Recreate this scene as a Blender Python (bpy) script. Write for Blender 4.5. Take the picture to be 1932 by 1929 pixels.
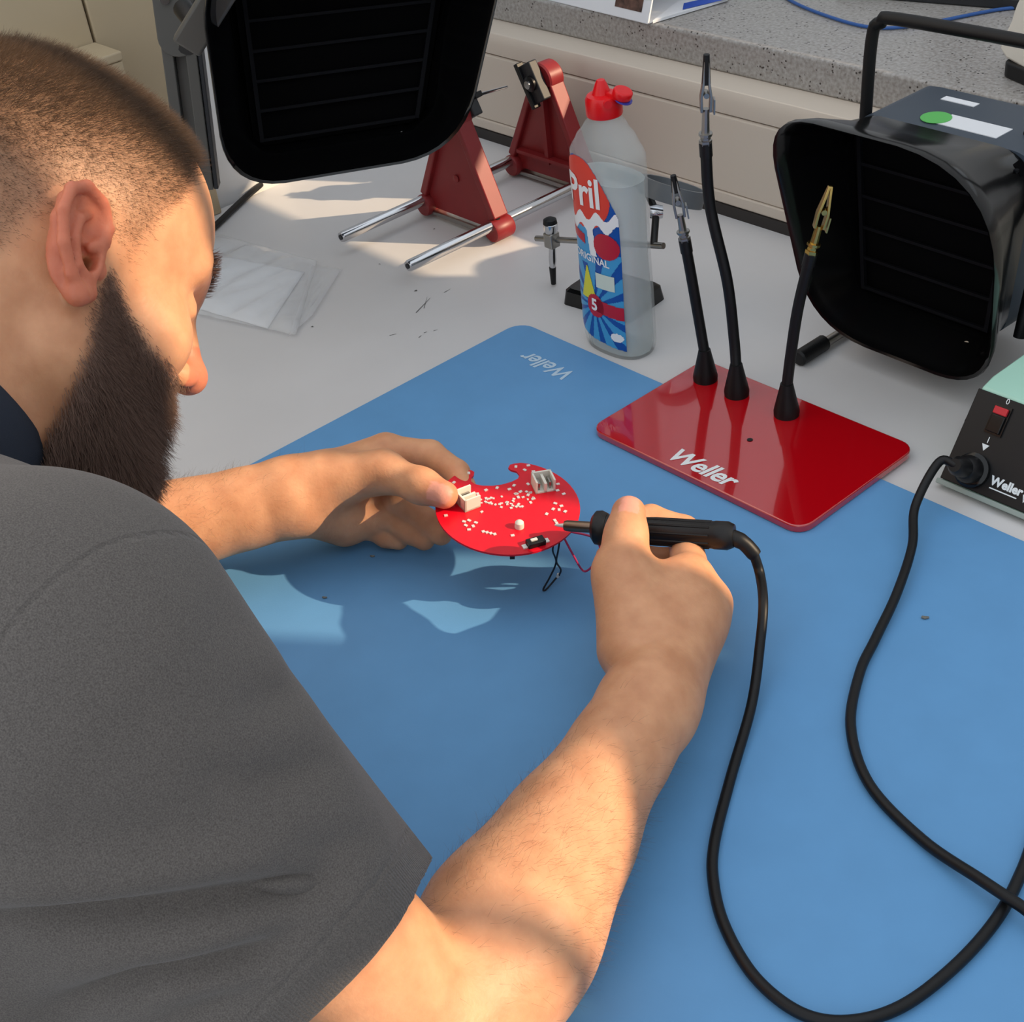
import bpy, math, random
import numpy as np
from mathutils import Vector, Matrix

for o in list(bpy.data.objects):
    bpy.data.objects.remove(o, do_unlink=True)
scene = bpy.context.scene
COL = scene.collection
random.seed(7)
rng = np.random.default_rng(11)

# ------------------------------------------------------------------ camera
# world: x runs along the window wall, y points at the wall, bench surface is z = 0 (floor at -0.75)
IMG_W, IMG_H, FPX = 1932.0, 1929.0, 2650.0
YAW, PITCH, ROLL, CAM_H = math.radians(52.585), math.radians(35.636), math.radians(-7.603), 0.65
fw = Vector((-math.sin(YAW) * math.cos(PITCH), math.cos(YAW) * math.cos(PITCH), -math.sin(PITCH)))
r0 = fw.cross(Vector((0, 0, 1))).normalized()
u0 = r0.cross(fw)
CR = r0 * math.cos(ROLL) + u0 * math.sin(ROLL)
CU = -r0 * math.sin(ROLL) + u0 * math.cos(ROLL)
CPOS = Vector((0, 0, CAM_H))
cam = bpy.data.cameras.new('camera')
cam.sensor_fit = 'HORIZONTAL'
cam.sensor_width = 36.0
cam.lens = FPX / IMG_W * 36.0
cam.clip_start = 0.02
cam_o = bpy.data.objects.new('camera', cam)
COL.objects.link(cam_o)
cam_o.matrix_world = Matrix((
    (CR.x, CU.x, -fw.x, CPOS.x), (CR.y, CU.y, -fw.y, CPOS.y), (CR.z, CU.z, -fw.z, CPOS.z), (0, 0, 0, 1)))
scene.camera = cam_o

# ------------------------------------------------------------------ light
world = bpy.data.worlds.new('daylight')
scene.world = world
world.use_nodes = True
world.node_tree.nodes['Background'].inputs[0].default_value = (0.86, 0.93, 1.0, 1)
world.node_tree.nodes['Background'].inputs[1].default_value = 1.12
SUN_AZ, SUN_EL = math.radians(37), math.radians(26)
SUN_D = Vector((math.cos(SUN_AZ) * math.cos(SUN_EL), math.sin(SUN_AZ) * math.cos(SUN_EL), math.sin(SUN_EL)))
sun = bpy.data.lights.new('sun', 'SUN')
sun.energy = 5.2
sun.angle = math.radians(0.55)
sun.color = (1.0, 0.76, 0.50)
sun_o = bpy.data.objects.new('sun', sun)
COL.objects.link(sun_o)
sun_o.location = SUN_D * 6
sun_o.rotation_euler = SUN_D.to_track_quat('Z', 'Y').to_euler()

vs = scene.view_settings
vs.view_transform = 'Standard'
vs.look = 'None'
vs.exposure = 0.0
vs.gamma = 1.0
vs.use_curve_mapping = False

# ------------------------------------------------------------------ helpers
def ray(px, py):
    return CR * ((px - IMG_W / 2) / FPX) - CU * ((py - IMG_H / 2) / FPX) + fw
def at(px, py, d):
    return CPOS + ray(px, py) * d
def onz(px, py, z=0.0):
    r = ray(px, py); return CPOS + r * ((z - CAM_H) / r.z)
def ony(px, py, y):
    r = ray(px, py); return CPOS + r * (y / r.y)
def onx(px, py, x):
    r = ray(px, py); return CPOS + r * (x / r.x)

def lin(c):
    """sRGB 0-255 -> linear"""
    out = []
    for v in c:
        v /= 255.0
        out.append(v / 12.92 if v <= 0.04045 else ((v + 0.055) / 1.055) ** 2.4)
    return out

MATS = {}
def mat(name, col, rough=0.5, metal=0.0, spec=0.5, noise=0.0, nscale=40.0, bump=0.0, bscale=200.0, coat=0.0,
        trans=0.0, ior=1.45, sss=0.0, alpha=1.0):
    if name in MATS:
        return MATS[name]
    m = bpy.data.materials.new(name)
    m.use_nodes = True
    nt = m.node_tree
    b = nt.nodes['Principled BSDF']
    c = lin(col) + [1]
    b.inputs['Base Color'].default_value = c
    b.inputs['Roughness'].default_value = rough
    b.inputs['Metallic'].default_value = metal
    b.inputs['Specular IOR Level'].default_value = spec
    b.inputs['Coat Weight'].default_value = coat
    b.inputs['Coat Roughness'].default_value = 0.03; b.inputs['Coat IOR'].default_value = 1.7
    b.inputs['Transmission Weight'].default_value = trans
    b.inputs['IOR'].default_value = ior
    b.inputs['Alpha'].default_value = alpha
    if sss:
        b.inputs['Subsurface Weight'].default_value = sss
        b.inputs['Subsurface Radius'].default_value = (1.0, 0.35, 0.2)
        b.inputs['Subsurface Scale'].default_value = 0.006
    if noise or bump:
        tc = nt.nodes.new('ShaderNodeTexCoord')
    if noise:
        n = nt.nodes.new('ShaderNodeTexNoise')
        n.inputs['Scale'].default_value = nscale
        n.inputs['Detail'].default_value = 6
        nt.links.new(tc.outputs['Object'], n.inputs['Vector'])
        r = nt.nodes.new('ShaderNodeValToRGB')
        r.color_ramp.elements[0].position = 0.3
        r.color_ramp.elements[1].position = 0.7
        r.color_ramp.elements[0].color = [v * (1 - noise) for v in c[:3]] + [1]
        r.color_ramp.elements[1].color = [min(1, v * (1 + noise)) for v in c[:3]] + [1]
        nt.links.new(n.outputs['Fac'], r.inputs[0])
        nt.links.new(r.outputs[0], b.inputs['Base Color'])
    if bump:
        n2 = nt.nodes.new('ShaderNodeTexNoise')
        n2.inputs['Scale'].default_value = bscale
        n2.inputs['Detail'].default_value = 4
        nt.links.new(tc.outputs['Object'], n2.inputs['Vector'])
        bp = nt.nodes.new('ShaderNodeBump')
        bp.inputs['Strength'].default_value = bump
        bp.inputs['Distance'].default_value = 0.001
        nt.links.new(n2.outputs['Fac'], bp.inputs['Height'])
        nt.links.new(bp.outputs['Normal'], b.inputs['Normal'])
    MATS[name] = m
    return m

def tagp(o, label=None, cat=None, group=None, kind=None):
    if label: o['label'] = label
    if cat: o['category'] = cat
    if group: o['group'] = group
    if kind: o['kind'] = kind
    return o

def empty(name, loc, label, cat, group=None, mw=None):
    o = bpy.data.objects.new(name, None)
    o.empty_display_size = 0.02
    COL.objects.link(o)
    o.matrix_world = mw if mw is not None else Matrix.Translation(Vector(loc))
    tagp(o, label, cat, group)
    return o

def frame_matrix(x, y, z, loc):
    return Matrix(((x.x, y.x, z.x, loc[0]), (x.y, y.y, z.y, loc[1]), (x.z, y.z, z.z, loc[2]), (0, 0, 0, 1)))

class MB:
    """collects shapes, then links them as one mesh object"""
    def __init__(self):
        self.v = []; self.f = []
    def add(self, vs_, fs):
        n = len(self.v)
        self.v += [Vector(p) for p in vs_]
        self.f += [tuple(i + n for i in f) for f in fs]
        return self
    def box(self, lo, hi, m=None):
        x0, y0, z0 = lo; x1, y1, z1 = hi
        p = [Vector(q) for q in ((x0, y0, z0), (x1, y0, z0), (x1, y1, z0), (x0, y1, z0), (x0, y0, z1), (x1, y0, z1), (x1, y1, z1), (x0, y1, z1))]
        if m is not None: p = [m @ q for q in p]
        return self.add(p, [(0, 3, 2, 1), (4, 5, 6, 7), (0, 1, 5, 4), (1, 2, 6, 5), (2, 3, 7, 6), (3, 0, 4, 7)])
    def loft(self, rings, cap=True, closed=False):
        n = len(rings[0]); vs_ = [p for r in rings for p in r]; fs = []
        k = len(rings)
        for i in range(k if closed else k - 1):
            a = i * n; b = ((i + 1) % k) * n
            for j in range(n):
                fs.append((a + j, a + (j + 1) % n, b + (j + 1) % n, b + j))
        if cap and not closed:
            fs.append(tuple(range(n - 1, -1, -1)))
            fs.append(tuple((k - 1) * n + j for j in range(n)))
        return self.add(vs_, fs)
    def tube(self, pts, rad, seg=12, cap=True, closed=False):
        pts = [Vector(p) for p in pts]
        if not hasattr(rad, '__len__'): rad = [rad] * len(pts)
        rings = []; up = None
        for i, p in enumerate(pts):
            a = pts[i - 1] if (i > 0 or closed) else p
            b = pts[(i + 1) % len(pts)] if (i < len(pts) - 1 or closed) else p
            t = (b - a).normalized()
            if up is None:
                up = t.orthogonal().normalized()
            up = (up - t * up.dot(t))
            up = up.normalized() if up.length > 1e-6 else t.orthogonal().normalized()
            s = t.cross(up)
            rings.append([p + (up * math.cos(2 * math.pi * j / seg) + s * math.sin(2 * math.pi * j / seg)) * rad[i] for j in range(seg)])
        return self.loft(rings, cap, closed)
    def cyl(self, a, b, r1, r2=None, seg=20):
        return self.tube([a, b], [r1, r1 if r2 is None else r2], seg)
    def lathe(self, prof, origin=(0, 0, 0), axis=(0, 0, 1), seg=28, cap=True):
        a = Vector(axis).normalized(); x = a.orthogonal().normalized(); y = a.cross(x); o = Vector(origin)
        return self.loft([[o + a * h + (x * math.cos(2 * math.pi * j / seg) + y * math.sin(2 * math.pi * j / seg)) * r for j in range(seg)] for r, h in prof], cap)
    def prism(self, poly, z0, z1, m=None):
        """poly: 2D points ccw (xy); extruded z0..z1"""
        n = len(poly)
        p = [Vector((x, y, z0)) for x, y in poly] + [Vector((x, y, z1)) for x, y in poly]
        if m is not None: p = [m @ q for q in p]
        fs = [tuple(range(n - 1, -1, -1)), tuple(range(n, 2 * n))] + [(i, (i + 1) % n, n + (i + 1) % n, n + i) for i in range(n)]
        return self.add(p, fs)
    def build(self, name, material, parent=None, world=False, smooth=True, bevel=0.0, angle=35, kind=None, label=None):
        me = bpy.data.meshes.new(name)
        vv = self.v
        if world and parent is not None:
            inv = WM[parent.name].inverted()
            vv = [inv @ p for p in vv]
        me.from_pydata([tuple(p) for p in vv], [], self.f)
        me.validate(); me.update()
        import bmesh
        bm = bmesh.new(); bm.from_mesh(me)
        bmesh.ops.recalc_face_normals(bm, faces=bm.faces)
        bm.to_mesh(me); bm.free()
        if smooth:
            me.shade_smooth()
            me.set_sharp_from_angle(angle=math.radians(angle))
        me.materials.append(MATS[material] if isinstance(material, str) else material)
        o = bpy.data.objects.new(name, me)
        COL.objects.link(o)
        if parent is not None: o.parent = parent; PARTS.append((parent, name, o))
        if bevel:
            b = o.modifiers.new('bevel', 'BEVEL'); b.width = bevel; b.segments = 3; b.limit_method = 'ANGLE'
            b.angle_limit = math.radians(40)
        if kind: o['kind'] = kind
        if label: o['label'] = label
        return o

WM = {}
PARTS = []      # every part in the order it is built
def thing(name, loc, label, cat, group=None, mw=None):
    o = empty(name, loc, label, cat, group, mw)
    WM[o.name] = o.matrix_world.copy()
    if mw is None: WM[o.name] = Matrix.Translation(Vector(loc))
    return o

def rrect(x0, y0, x1, y1, r, n=6):
    out = []
    for cx, cy, a0 in ((x1 - r, y0 + r, -90), (x1 - r, y1 - r, 0), (x0 + r, y1 - r, 90), (x0 + r, y0 + r, 180)):
        for i in range(n + 1):
            a = math.radians(a0 + 90 * i / n)
            out.append((cx + r * math.cos(a), cy + r * math.sin(a)))
    return out

def spline(pts, n=8, closed=False):
    """Catmull-Rom through points"""
    P = [Vector(p) for p in pts]; out = []; k = len(P)
    rngi = range(k if closed else k - 1)
    for i in rngi:
        p0 = P[(i - 1) % k] if (closed or i > 0) else P[0] * 2 - P[1]
        p1 = P[i]; p2 = P[(i + 1) % k]
        p3 = P[(i + 2) % k] if (closed or i + 2 < k) else p2 * 2 - p1
        for j in range(n):
            t = j / n
            out.append(0.5 * ((2 * p1) + (p2 - p0) * t + (2 * p0 - 5 * p1 + 4 * p2 - p3) * t * t + (3 * p1 - p0 - 3 * p2 + p3) * t ** 3))
    if not closed: out.append(P[-1])
    return out

def text_mesh(body, size, shear=0.0, offset=0.0, extrude=0.0, align='CENTER', spacing=1.0):
    """mesh verts / faces of flat lettering in the xy plane, centred"""
    cu = bpy.data.curves.new('lettering', 'FONT')
    cu.body = body; cu.size = size; cu.shear = shear; cu.offset = offset; cu.extrude = extrude
    cu.align_x = align; cu.align_y = 'CENTER'; cu.space_character = spacing
    cu.resolution_u = 3
    o = bpy.data.objects.new('lettering', cu)
    COL.objects.link(o)
    dg = bpy.context.evaluated_depsgraph_get()
    me = bpy.data.meshes.new_from_object(o.evaluated_get(dg))
    v = [p.co.copy() for p in me.vertices]; f = [tuple(p.vertices) for p in me.polygons]
    bpy.data.objects.remove(o, do_unlink=True); bpy.data.curves.remove(cu); bpy.data.meshes.remove(me)
    return v, f

def flat_build(vs_, fs, name, material, parent, world=False):
    m = MB(); m.add(vs_, fs)
    me = bpy.data.meshes.new(name)
    vv = m.v
    if world:
        inv = WM[parent.name].inverted(); vv = [inv @ p for p in vv]
    me.from_pydata([tuple(p) for p in vv], [], m.f); me.update()
    me.materials.append(MATS[material])
    o = bpy.data.objects.new(name, me); COL.objects.link(o); o.parent = parent; PARTS.append((parent, name, o))
    return o

# ------------------------------------------------------------------ materials
mat('bench_white', (214, 212, 212), 0.38, noise=0.035, nscale=7, spec=0.35)
mat('mat_blue', (100, 156, 206), 0.5, noise=0.03, nscale=25, bump=0.05, bscale=900, spec=0.3)
mat('print_white', (235, 240, 242), 0.6)
mat('print_pale', (190, 214, 232), 0.6)
mat('red_gloss', (186, 6, 20), 0.12, coat=1.0, spec=0.8)
mat('black_rubber', (13, 13, 15), 0.45, spec=0.4)
mat('black_gloss', (9, 9, 10), 0.16, spec=0.5)
mat('black_satin', (18, 18, 20), 0.38, spec=0.4)
mat('black_foam', (8, 8, 9), 0.95, spec=0.05)
mat('chrome', (205, 205, 208), 0.14, 1.0)
mat('steel', (165, 162, 158), 0.3, 1.0)
mat('brass', (205, 175, 105), 0.25, 1.0)
mat('red_paint', (134, 34, 37), 0.42, noise=0.06, nscale=60)
mat('cream', (216, 203, 188), 0.42)
mat('cream_dark', (150, 138, 122), 0.6)
mat('strip_dark', (52, 48, 46), 0.6)
mat('beige', (192, 174, 144), 0.55, noise=0.03, nscale=10)
mat('beige_gap', (70, 62, 50), 0.8)
mat('wall_white', (226, 226, 226), 0.8, noise=0.02, nscale=6)
mat('grey_arm', (86, 84, 80), 0.42)
mat('grey_dark', (40, 41, 44), 0.5)
mat('grey_body', (66, 76, 88), 0.45, spec=0.4)
mat('floor_grey', (96, 92, 88), 0.6, noise=0.1, nscale=8)
mat('white_plastic', (232, 226, 214), 0.4)
mat('white_paper', (236, 238, 242), 0.8)
mat('blue_print', (40, 84, 190), 0.6)
mat('brown_print', (96, 70, 60), 0.6, noise=0.7, nscale=90)
mat('blue_cable', (48, 92, 160), 0.4)
mat('sticker_green', (96, 190, 96), 0.6)
mat('mint', (176, 222, 204), 0.25)
mat('pcb_red', (214, 10, 34), 0.30, noise=0.05, nscale=120)
mat('tin', (228, 224, 218), 0.35, 0.3)
mat('conn_white', (226, 222, 210), 0.5)
mat('wire_black', (22, 26, 36), 0.4)
mat('wire_pink', (190, 52, 96), 0.4)
mat('iron_barrel', (132, 112, 96), 0.32, 1.0)
mat('wire_shine', (120, 120, 124), 0.3, 0.6)
mat('cap_red', (222, 16, 26), 0.32)
mat('cap_blue', (70, 70, 170), 0.4)
mat('label_blue', (22, 82, 168), 0.35)
mat('label_sky', (70, 160, 214), 0.35)
mat('label_red', (226, 62, 44), 0.35)
mat('label_crimson', (190, 26, 50), 0.35)
mat('label_white', (244, 244, 244), 0.4)
mat('label_yellow', (226, 220, 60), 0.4)
mat('label_pale', (214, 226, 214), 0.4)
mat('crumb', (120, 118, 110), 0.5)
mat('lens', (235, 240, 245), 0.03, trans=1.0, ior=1.3)
mat('denim', (24, 26, 32), 0.85)
mat('shoe', (20, 20, 20), 0.6)

# ------------------------------------------------------------------ the room
def stone_material():
    m = bpy.data.materials.new('sill_stone'); m.use_nodes = True
    nt = m.node_tree; b = nt.nodes['Principled BSDF']; b.inputs['Roughness'].default_value = 0.35
    tc = nt.nodes.new('ShaderNodeTexCoord')
    n1 = nt.nodes.new('ShaderNodeTexNoise'); n1.inputs['Scale'].default_value = 260; n1.inputs['Detail'].default_value = 5
    r1 = nt.nodes.new('ShaderNodeValToRGB')
    e = r1.color_ramp.elements
    e[0].position = 0.30; e[0].color = lin((142, 136, 130)) + [1]
    e[1].position = 0.66; e[1].color = lin((178, 175, 172)) + [1]
    n2 = nt.nodes.new('ShaderNodeTexVoronoi'); n2.inputs['Scale'].default_value = 230
    n3 = nt.nodes.new('ShaderNodeTexNoise'); n3.inputs['Scale'].default_value = 70
    r2 = nt.nodes.new('ShaderNodeValToRGB')
    r2.color_ramp.elements[0].position = 0.22; r2.color_ramp.elements[0].color = (1, 1, 1, 1)
    r2.color_ramp.elements[1].position = 0.30; r2.color_ramp.elements[1].color = (0, 0, 0, 1)
    r3 = nt.nodes.new('ShaderNodeValToRGB')
    r3.color_ramp.elements[0].position = 0.52; r3.color_ramp.elements[1].position = 0.58
    mul = nt.nodes.new('ShaderNodeMath'); mul.operation = 'MULTIPLY'
    mix = nt.nodes.new('ShaderNodeMix'); mix.data_type = 'RGBA'
    mix.inputs['B'].default_value = lin((62, 56, 52)) + [1]
    L = nt.links.new
    for n in (n1, n2, n3): L(tc.outputs['Object'], n.inputs['Vector'])
    L(n1.outputs['Fac'], r1.inputs[0]); L(n2.outputs['Distance'], r2.inputs[0]); L(n3.outputs['Fac'], r3.inputs[0])
    L(r2.outputs[0], mul.inputs[0]); L(r3.outputs[0], mul.inputs[1]); L(mul.outputs[0], mix.inputs['Factor'])
    L(r1.outputs[0], mix.inputs['A']); L(mix.outputs['Result'], b.inputs['Base Color'])
    return m
MATS['stone'] = stone_material()

def struct(name, m, material, label, **k):
    o = m.build(name, material, **k); o['kind'] = 'structure'; o['label'] = label
    return o

SILL_Z = 0.173
struct('floor', MB().box((-1.5, -1.6, -0.80), (1.4, 1.5, -0.75)), 'floor_grey', 'grey floor under the workbench', smooth=False)
struct('wall_left', MB().box((-1.56, -1.2, -0.75), (-1.46, 1.5, 1.7)), 'wall_white', 'white wall at the end of the bench behind the left fume hood', smooth=False)
struct('wall_back', MB().box((-1.46, 1.108, -0.75), (1.3, 1.5, 0.137)).box((-1.56, 1.5, -0.75), (1.4, 1.515, 0.22)).box((-1.56, 1.5, 1.6), (1.4, 1.515, 1.75)).box((-1.56, 1.5, 0.22), (-0.62, 1.515, 1.6)).box((-0.62, 1.5, 0.22), (-0.12, 1.515, 0.47)).box((-0.62, 1.5, 0.60), (-0.12, 1.515, 1.6)).box((-0.12, 1.5, 0.22), (0.61, 1.515, 1.6)).box((0.61, 1.5, 0.22), (0.985, 1.515, 0.77)).box((0.83, 1.5, 0.77), (0.985, 1.515, 1.15)).box((0.985, 1.5, 0.22), (1.02, 1.515, 1.6)).box((1.02, 1.5, 0.22), (1.3, 1.515, 0.98)).box((1.02, 1.5, 1.17), (1.3, 1.515, 1.6)), 'wall_white', 'wall behind the bench, unseen openings above the sill shaped for the sun', smooth=False)  # unseen upper wall, its openings shaped to send sun onto face, hands and mat
struct('sun_gate_wall', MB().box((1.3, -1.2, -0.75), (1.315, 1.38, 1.75)).box((1.3, 1.38, -0.75), (1.315, 1.5, 0.98)).box((1.3, 1.38, 1.17), (1.315, 1.5, 1.75)), 'wall_white', 'unseen side wall added to gate the sun, slotted for the right arm', smooth=False)  # unseen wall added to block the sun, slotted to light the right arm
sill = struct('trim_1', MB().box((-1.46, 1.104, 0.137), (1.3, 1.5, SILL_Z)), 'stone', 'speckled grey stone window sill', bevel=0.003)
# unseen frames added round the openings that shape the sun
wf = MB()
for x0_, x1_, z0_, z1_ in ((-0.62, -0.12, 0.47, 0.60), (0.61, 0.83, 0.77, 1.6), (0.83, 0.985, 1.15, 1.6), (1.02, 1.29, 0.98, 1.17)):
    for x in (x0_, x1_):
        wf.box((x - 0.012, 1.485, z0_), (x + 0.012, 1.4995, z1_))
    for z in (z0_, z1_):
        wf.box((x0_, 1.485, z - 0.012), (x1_, 1.4995, z + 0.012))
struct('sun_opening_frame', wf, 'white_plastic', 'unseen white frames around the openings shaped for the sun', bevel=0.004)

# cable duct along the wall: cover, shoulder, ledge and dark foot strip
dx0, dx1 = -1.46, 1.3
def along_x(prof):
    m = MB()
    m.loft([[Vector((x, y, z)) for y, z in prof] for x in (dx0, dx1)])
    return m
duct = struct('trim_2', along_x([(1.066, 0.026), (1.0655, 0.108), (1.068, 0.110), (1.108, 0.110), (1.108, 0.026)]), 'cream', 'cream cable duct running along the wall under the sill', bevel=0.001)
struct('upper_duct', along_x([(1.066, 0.1115), (1.064, 0.128), (1.068, 0.137), (1.108, 0.1372), (1.108, 0.1115)]), 'cream', 'cream upper ledge of the cable duct', bevel=0.001)
bpy.data.objects['upper_duct'].name = 'trim_3'
struct('trim_4', along_x([(1.0635, 0.013), (1.0635, 0.0255), (1.108, 0.0255), (1.108, 0.013)]), 'cream', 'pale lower lip of the cable duct', bevel=0.0015)
struct('trim_5', along_x([(1.062, 0.0), (1.062, 0.0125), (1.108, 0.0125), (1.108, 0.0)]), 'strip_dark', 'dark sealing strip where the bench meets the wall')

# ------------------------------------------------------------------ bench
bench = thing('workbench', (-0.3, 0.55, -0.75), 'pale grey workbench with a smooth laminate top', 'table')
MB().box((-1.455, 0.06, -0.035), (1.25, 1.105, 0.0)).build('table_top', 'bench_white', bench, world=True, bevel=0.003)
for x in (-1.40, 1.19):
    for y in (0.12, 1.03):
        MB().box((x - 0.025, y - 0.025, -0.75), (x + 0.025, y + 0.025, -0.035)).build('leg', 'grey_dark', bench, world=True, bevel=0.003)
# scuff marks and crumbs on the bench and mat
def scuff(px, py, px2, py2, w, name='scuff_mark'):
    a = onz(px, py, 0.0003); b = onz(px2, py2, 0.0003); d = (b - a); s = Vector((-d.y, d.x, 0)).normalized() * w / 2
    flat_build([a - s, b - s * 0.3, b + s * 0.3, a + s], [(0, 1, 2, 3)], name, 'grey_arm', bench, world=True)
for s in ((785, 590, 812, 562, .0012), (800, 582, 806, 560, .0008), (838, 552, 850, 545, .001), (790, 637, 795, 633, .0012), (800, 628, 806, 626, .0012), (818, 624, 826, 622, .001), (735, 633, 748, 630, .001), (783, 548, 787, 549, .004), (588, 616, 591, 617, .003), (715, 498, 718, 499, .002), (818, 432, 821, 432, .003)):
    scuff(*s)

# ------------------------------------------------------------------ blue mat
MATX0, MATX1, MATY0, MATY1, MT = -0.945, -0.045, 0.165, 0.764, 0.0025
bm_ = thing('bench_mat', ((MATX0 + MATX1) / 2, (MATY0 + MATY1) / 2, 0), 'blue antistatic mat with rounded corners on the bench', 'mat')
MB().prism(rrect(MATX0, MATY0, MATX1, MATY1, 0.018), 0.0003, MT).build('mat_sheet', 'mat_blue', bm_, world=True, bevel=0.0006)
def place_text(body, size, origin, xdir, ydir, name, material, parent, shear=0.0, offset=0.0, spacing=1.0):
    v, f = text_mesh(body, size, shear, offset, spacing=spacing)
    X = Vector(xdir).normalized(); Y = Vector(ydir).normalized()
    return flat_build([Vector(origin) + X * p.x + Y * p.y for p in v], f, name, material, parent, world=True)
place_text('Weller', 0.0235, (-0.861, 0.7215, MT + 0.0003), (-1, 0, 0), (0, -1, 0), 'printed_lettering', 'print_pale', bm_, 0.22, 0.0004, 0.95)

# ------------------------------------------------------------------ helping hands on red plate
PZ0, PZ1 = MT, MT + 0.0065
hh = thing('helping_hands', (-0.636, 0.738, 0.0), 'glossy red base plate carrying three black gooseneck arms with clips', 'helping hands')
px0, px1, py0, py1 = -0.749, -0.524, 0.666, 0.810
MB().prism(rrect(px0, py0, px1, py1, 0.014), PZ0, PZ1).build('base_plate', 'red_gloss', hh, world=True, bevel=0.0012)
for x in (px0 + 0.02, px1 - 0.02):
    for y in (py0 + 0.02, py1 - 0.02):
        MB().cyl((x, y, 0.0 if y > MATY1 else MT), (x, y, PZ0 + 0.0005), 0.006).build('foot', 'black_rubber', hh, world=True)
place_text('Weller', 0.0245, (-0.636, 0.681, PZ1 + 0.0003), (1, 0, 0), (0, 1, 0), 'printed_lettering', 'print_white', hh, 0.22, 0.0006, 0.95)
MB().lathe([(0.0024, 0.0), (0.0024, 0.0004)], (-0.632, 0.735, PZ1 + 0.0001)).build('screw_hole', 'black_satin', hh, world=True)

def clip(parent, p, d, side, s=1.0, metal='steel', black_tip=True):
    """alligator clip whose tail socket starts at p and points along d; side: opening direction"""
    d = Vector(d).normalized(); side = Vector(side); side = (side - d * side.dot(d)).normalized(); n = d.cross(side)
    tail = MB().tube([p + d * 0.006, p + d * 0.028 * s], [0.0034, 0.0028], 10).build('clip', metal, parent, world=True)
    nut = MB().lathe([(0.0052, 0), (0.0052, 0.0035), (0.004, 0.004), (0.004, 0.006)], p, d, 6)
    nut.lathe([(0.0055, 0.0075), (0.0055, 0.0095)], p, d, 10)
    o_nut = nut.build('clamp_nut', metal, parent, world=True)
    J = p + d * 0.026 * s
    for sg, nm in ((1, 'jaw'), (-1, 'jaw')):
        m = MB()
        prof = [(0.0, 0.0032, 0.0034), (0.012, 0.0036, 0.0036), (0.024, 0.0018, 0.0030), (0.040 * s, 0.0006, 0.0018)]
        rings = []
        for h, off, w in prof:
            c = J + d * h + side * sg * off
            rings.append([c + n * w + side * sg * 0.0012, c - n * w + side * sg * 0.0012, c - n * w - side * sg * 0.0009, c + n * w - side * sg * 0.0009])
        m.loft(rings)
        m.build(nm, metal, parent, world=True, bevel=0.0004)
    MB().cyl(J + d * 0.014 - n * 0.0045, J + d * 0.014 + n * 0.0045, 0.0022, seg=12).build('pivot', metal, parent, world=True)
    MB().box((-0.0035, -0.0006, 0), (0.0035, 0.0006, 0.012), frame_matrix(n, side, d, J + side * 0.0062 + d * -0.002)).build('finger_lever', metal, parent, world=True)
    if black_tip:
        MB().tube([J + d * 0.022, J + d * 0.043 * s], [0.0036, 0.0024], 10).build('jaw_sleeve', 'black_rubber', parent, world=True)

def gooseneck(basepx, neckpts, clipdir, side, s=1.0, metal='steel', black_tip=True):
    b = onz(basepx[0], basepx[1], PZ1)
    MB().lathe([(0.0105, 0), (0.0108, 0.004), (0.0095, 0.010), (0.0060, 0.026), (0.0052, 0.030)], (b.x, b.y, PZ1)).build('cone_boot', 'black_rubber', hh, world=True)
    pts = [Vector((b.x, b.y, PZ1 + 0.026))] + [ony(px, py, y) for px, py, y in neckpts]
    sp = spline(pts, 10)
    MB().tube(sp, 0.0046, 14).build('gooseneck_arm', 'black_rubber', hh, world=True)
    ring = MB(); ring.tube([sp[-1] - (sp[-1] - sp[-2]).normalized() * 0.010, sp[-1] + (sp[-1] - sp[-2]).normalized() * 0.001], 0.0052, 14)
    ring.build('arm_ferrule', 'black_satin', hh, world=True)
    cm = MB(); return sp[-1]
b1 = onz(1331, 715, PZ1)
e1 = gooseneck((1331, 716), [(1318, 600, b1.y + 0.002), (1304, 520, b1.y + 0.002), (1292, 455, b1.y + 0.001)], None, None)
clip(hh, e1, ony(1268, 320, b1.y - 0.004) - e1, CR, 0.85)
e2 = gooseneck((1390, 744), [(1385, 640, b1.y + 0.002), (1372, 530, b1.y + 0.004), (1340, 390, b1.y + 0.004), (1331, 272, b1.y + 0.002)], None, None)
clip(hh, e2, ony(1333, 105, b1.y) - e2, CR, 1.05)
e3 = gooseneck((1484, 782), [(1492, 670, b1.y + 0.004), (1506, 580, b1.y + 0.01), (1530, 480, b1.y + 0.016)], None, None)
clip(hh, e3, ony(1576, 320, b1.y + 0.03) - e3, CR, 0.85, 'brass', False)

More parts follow.
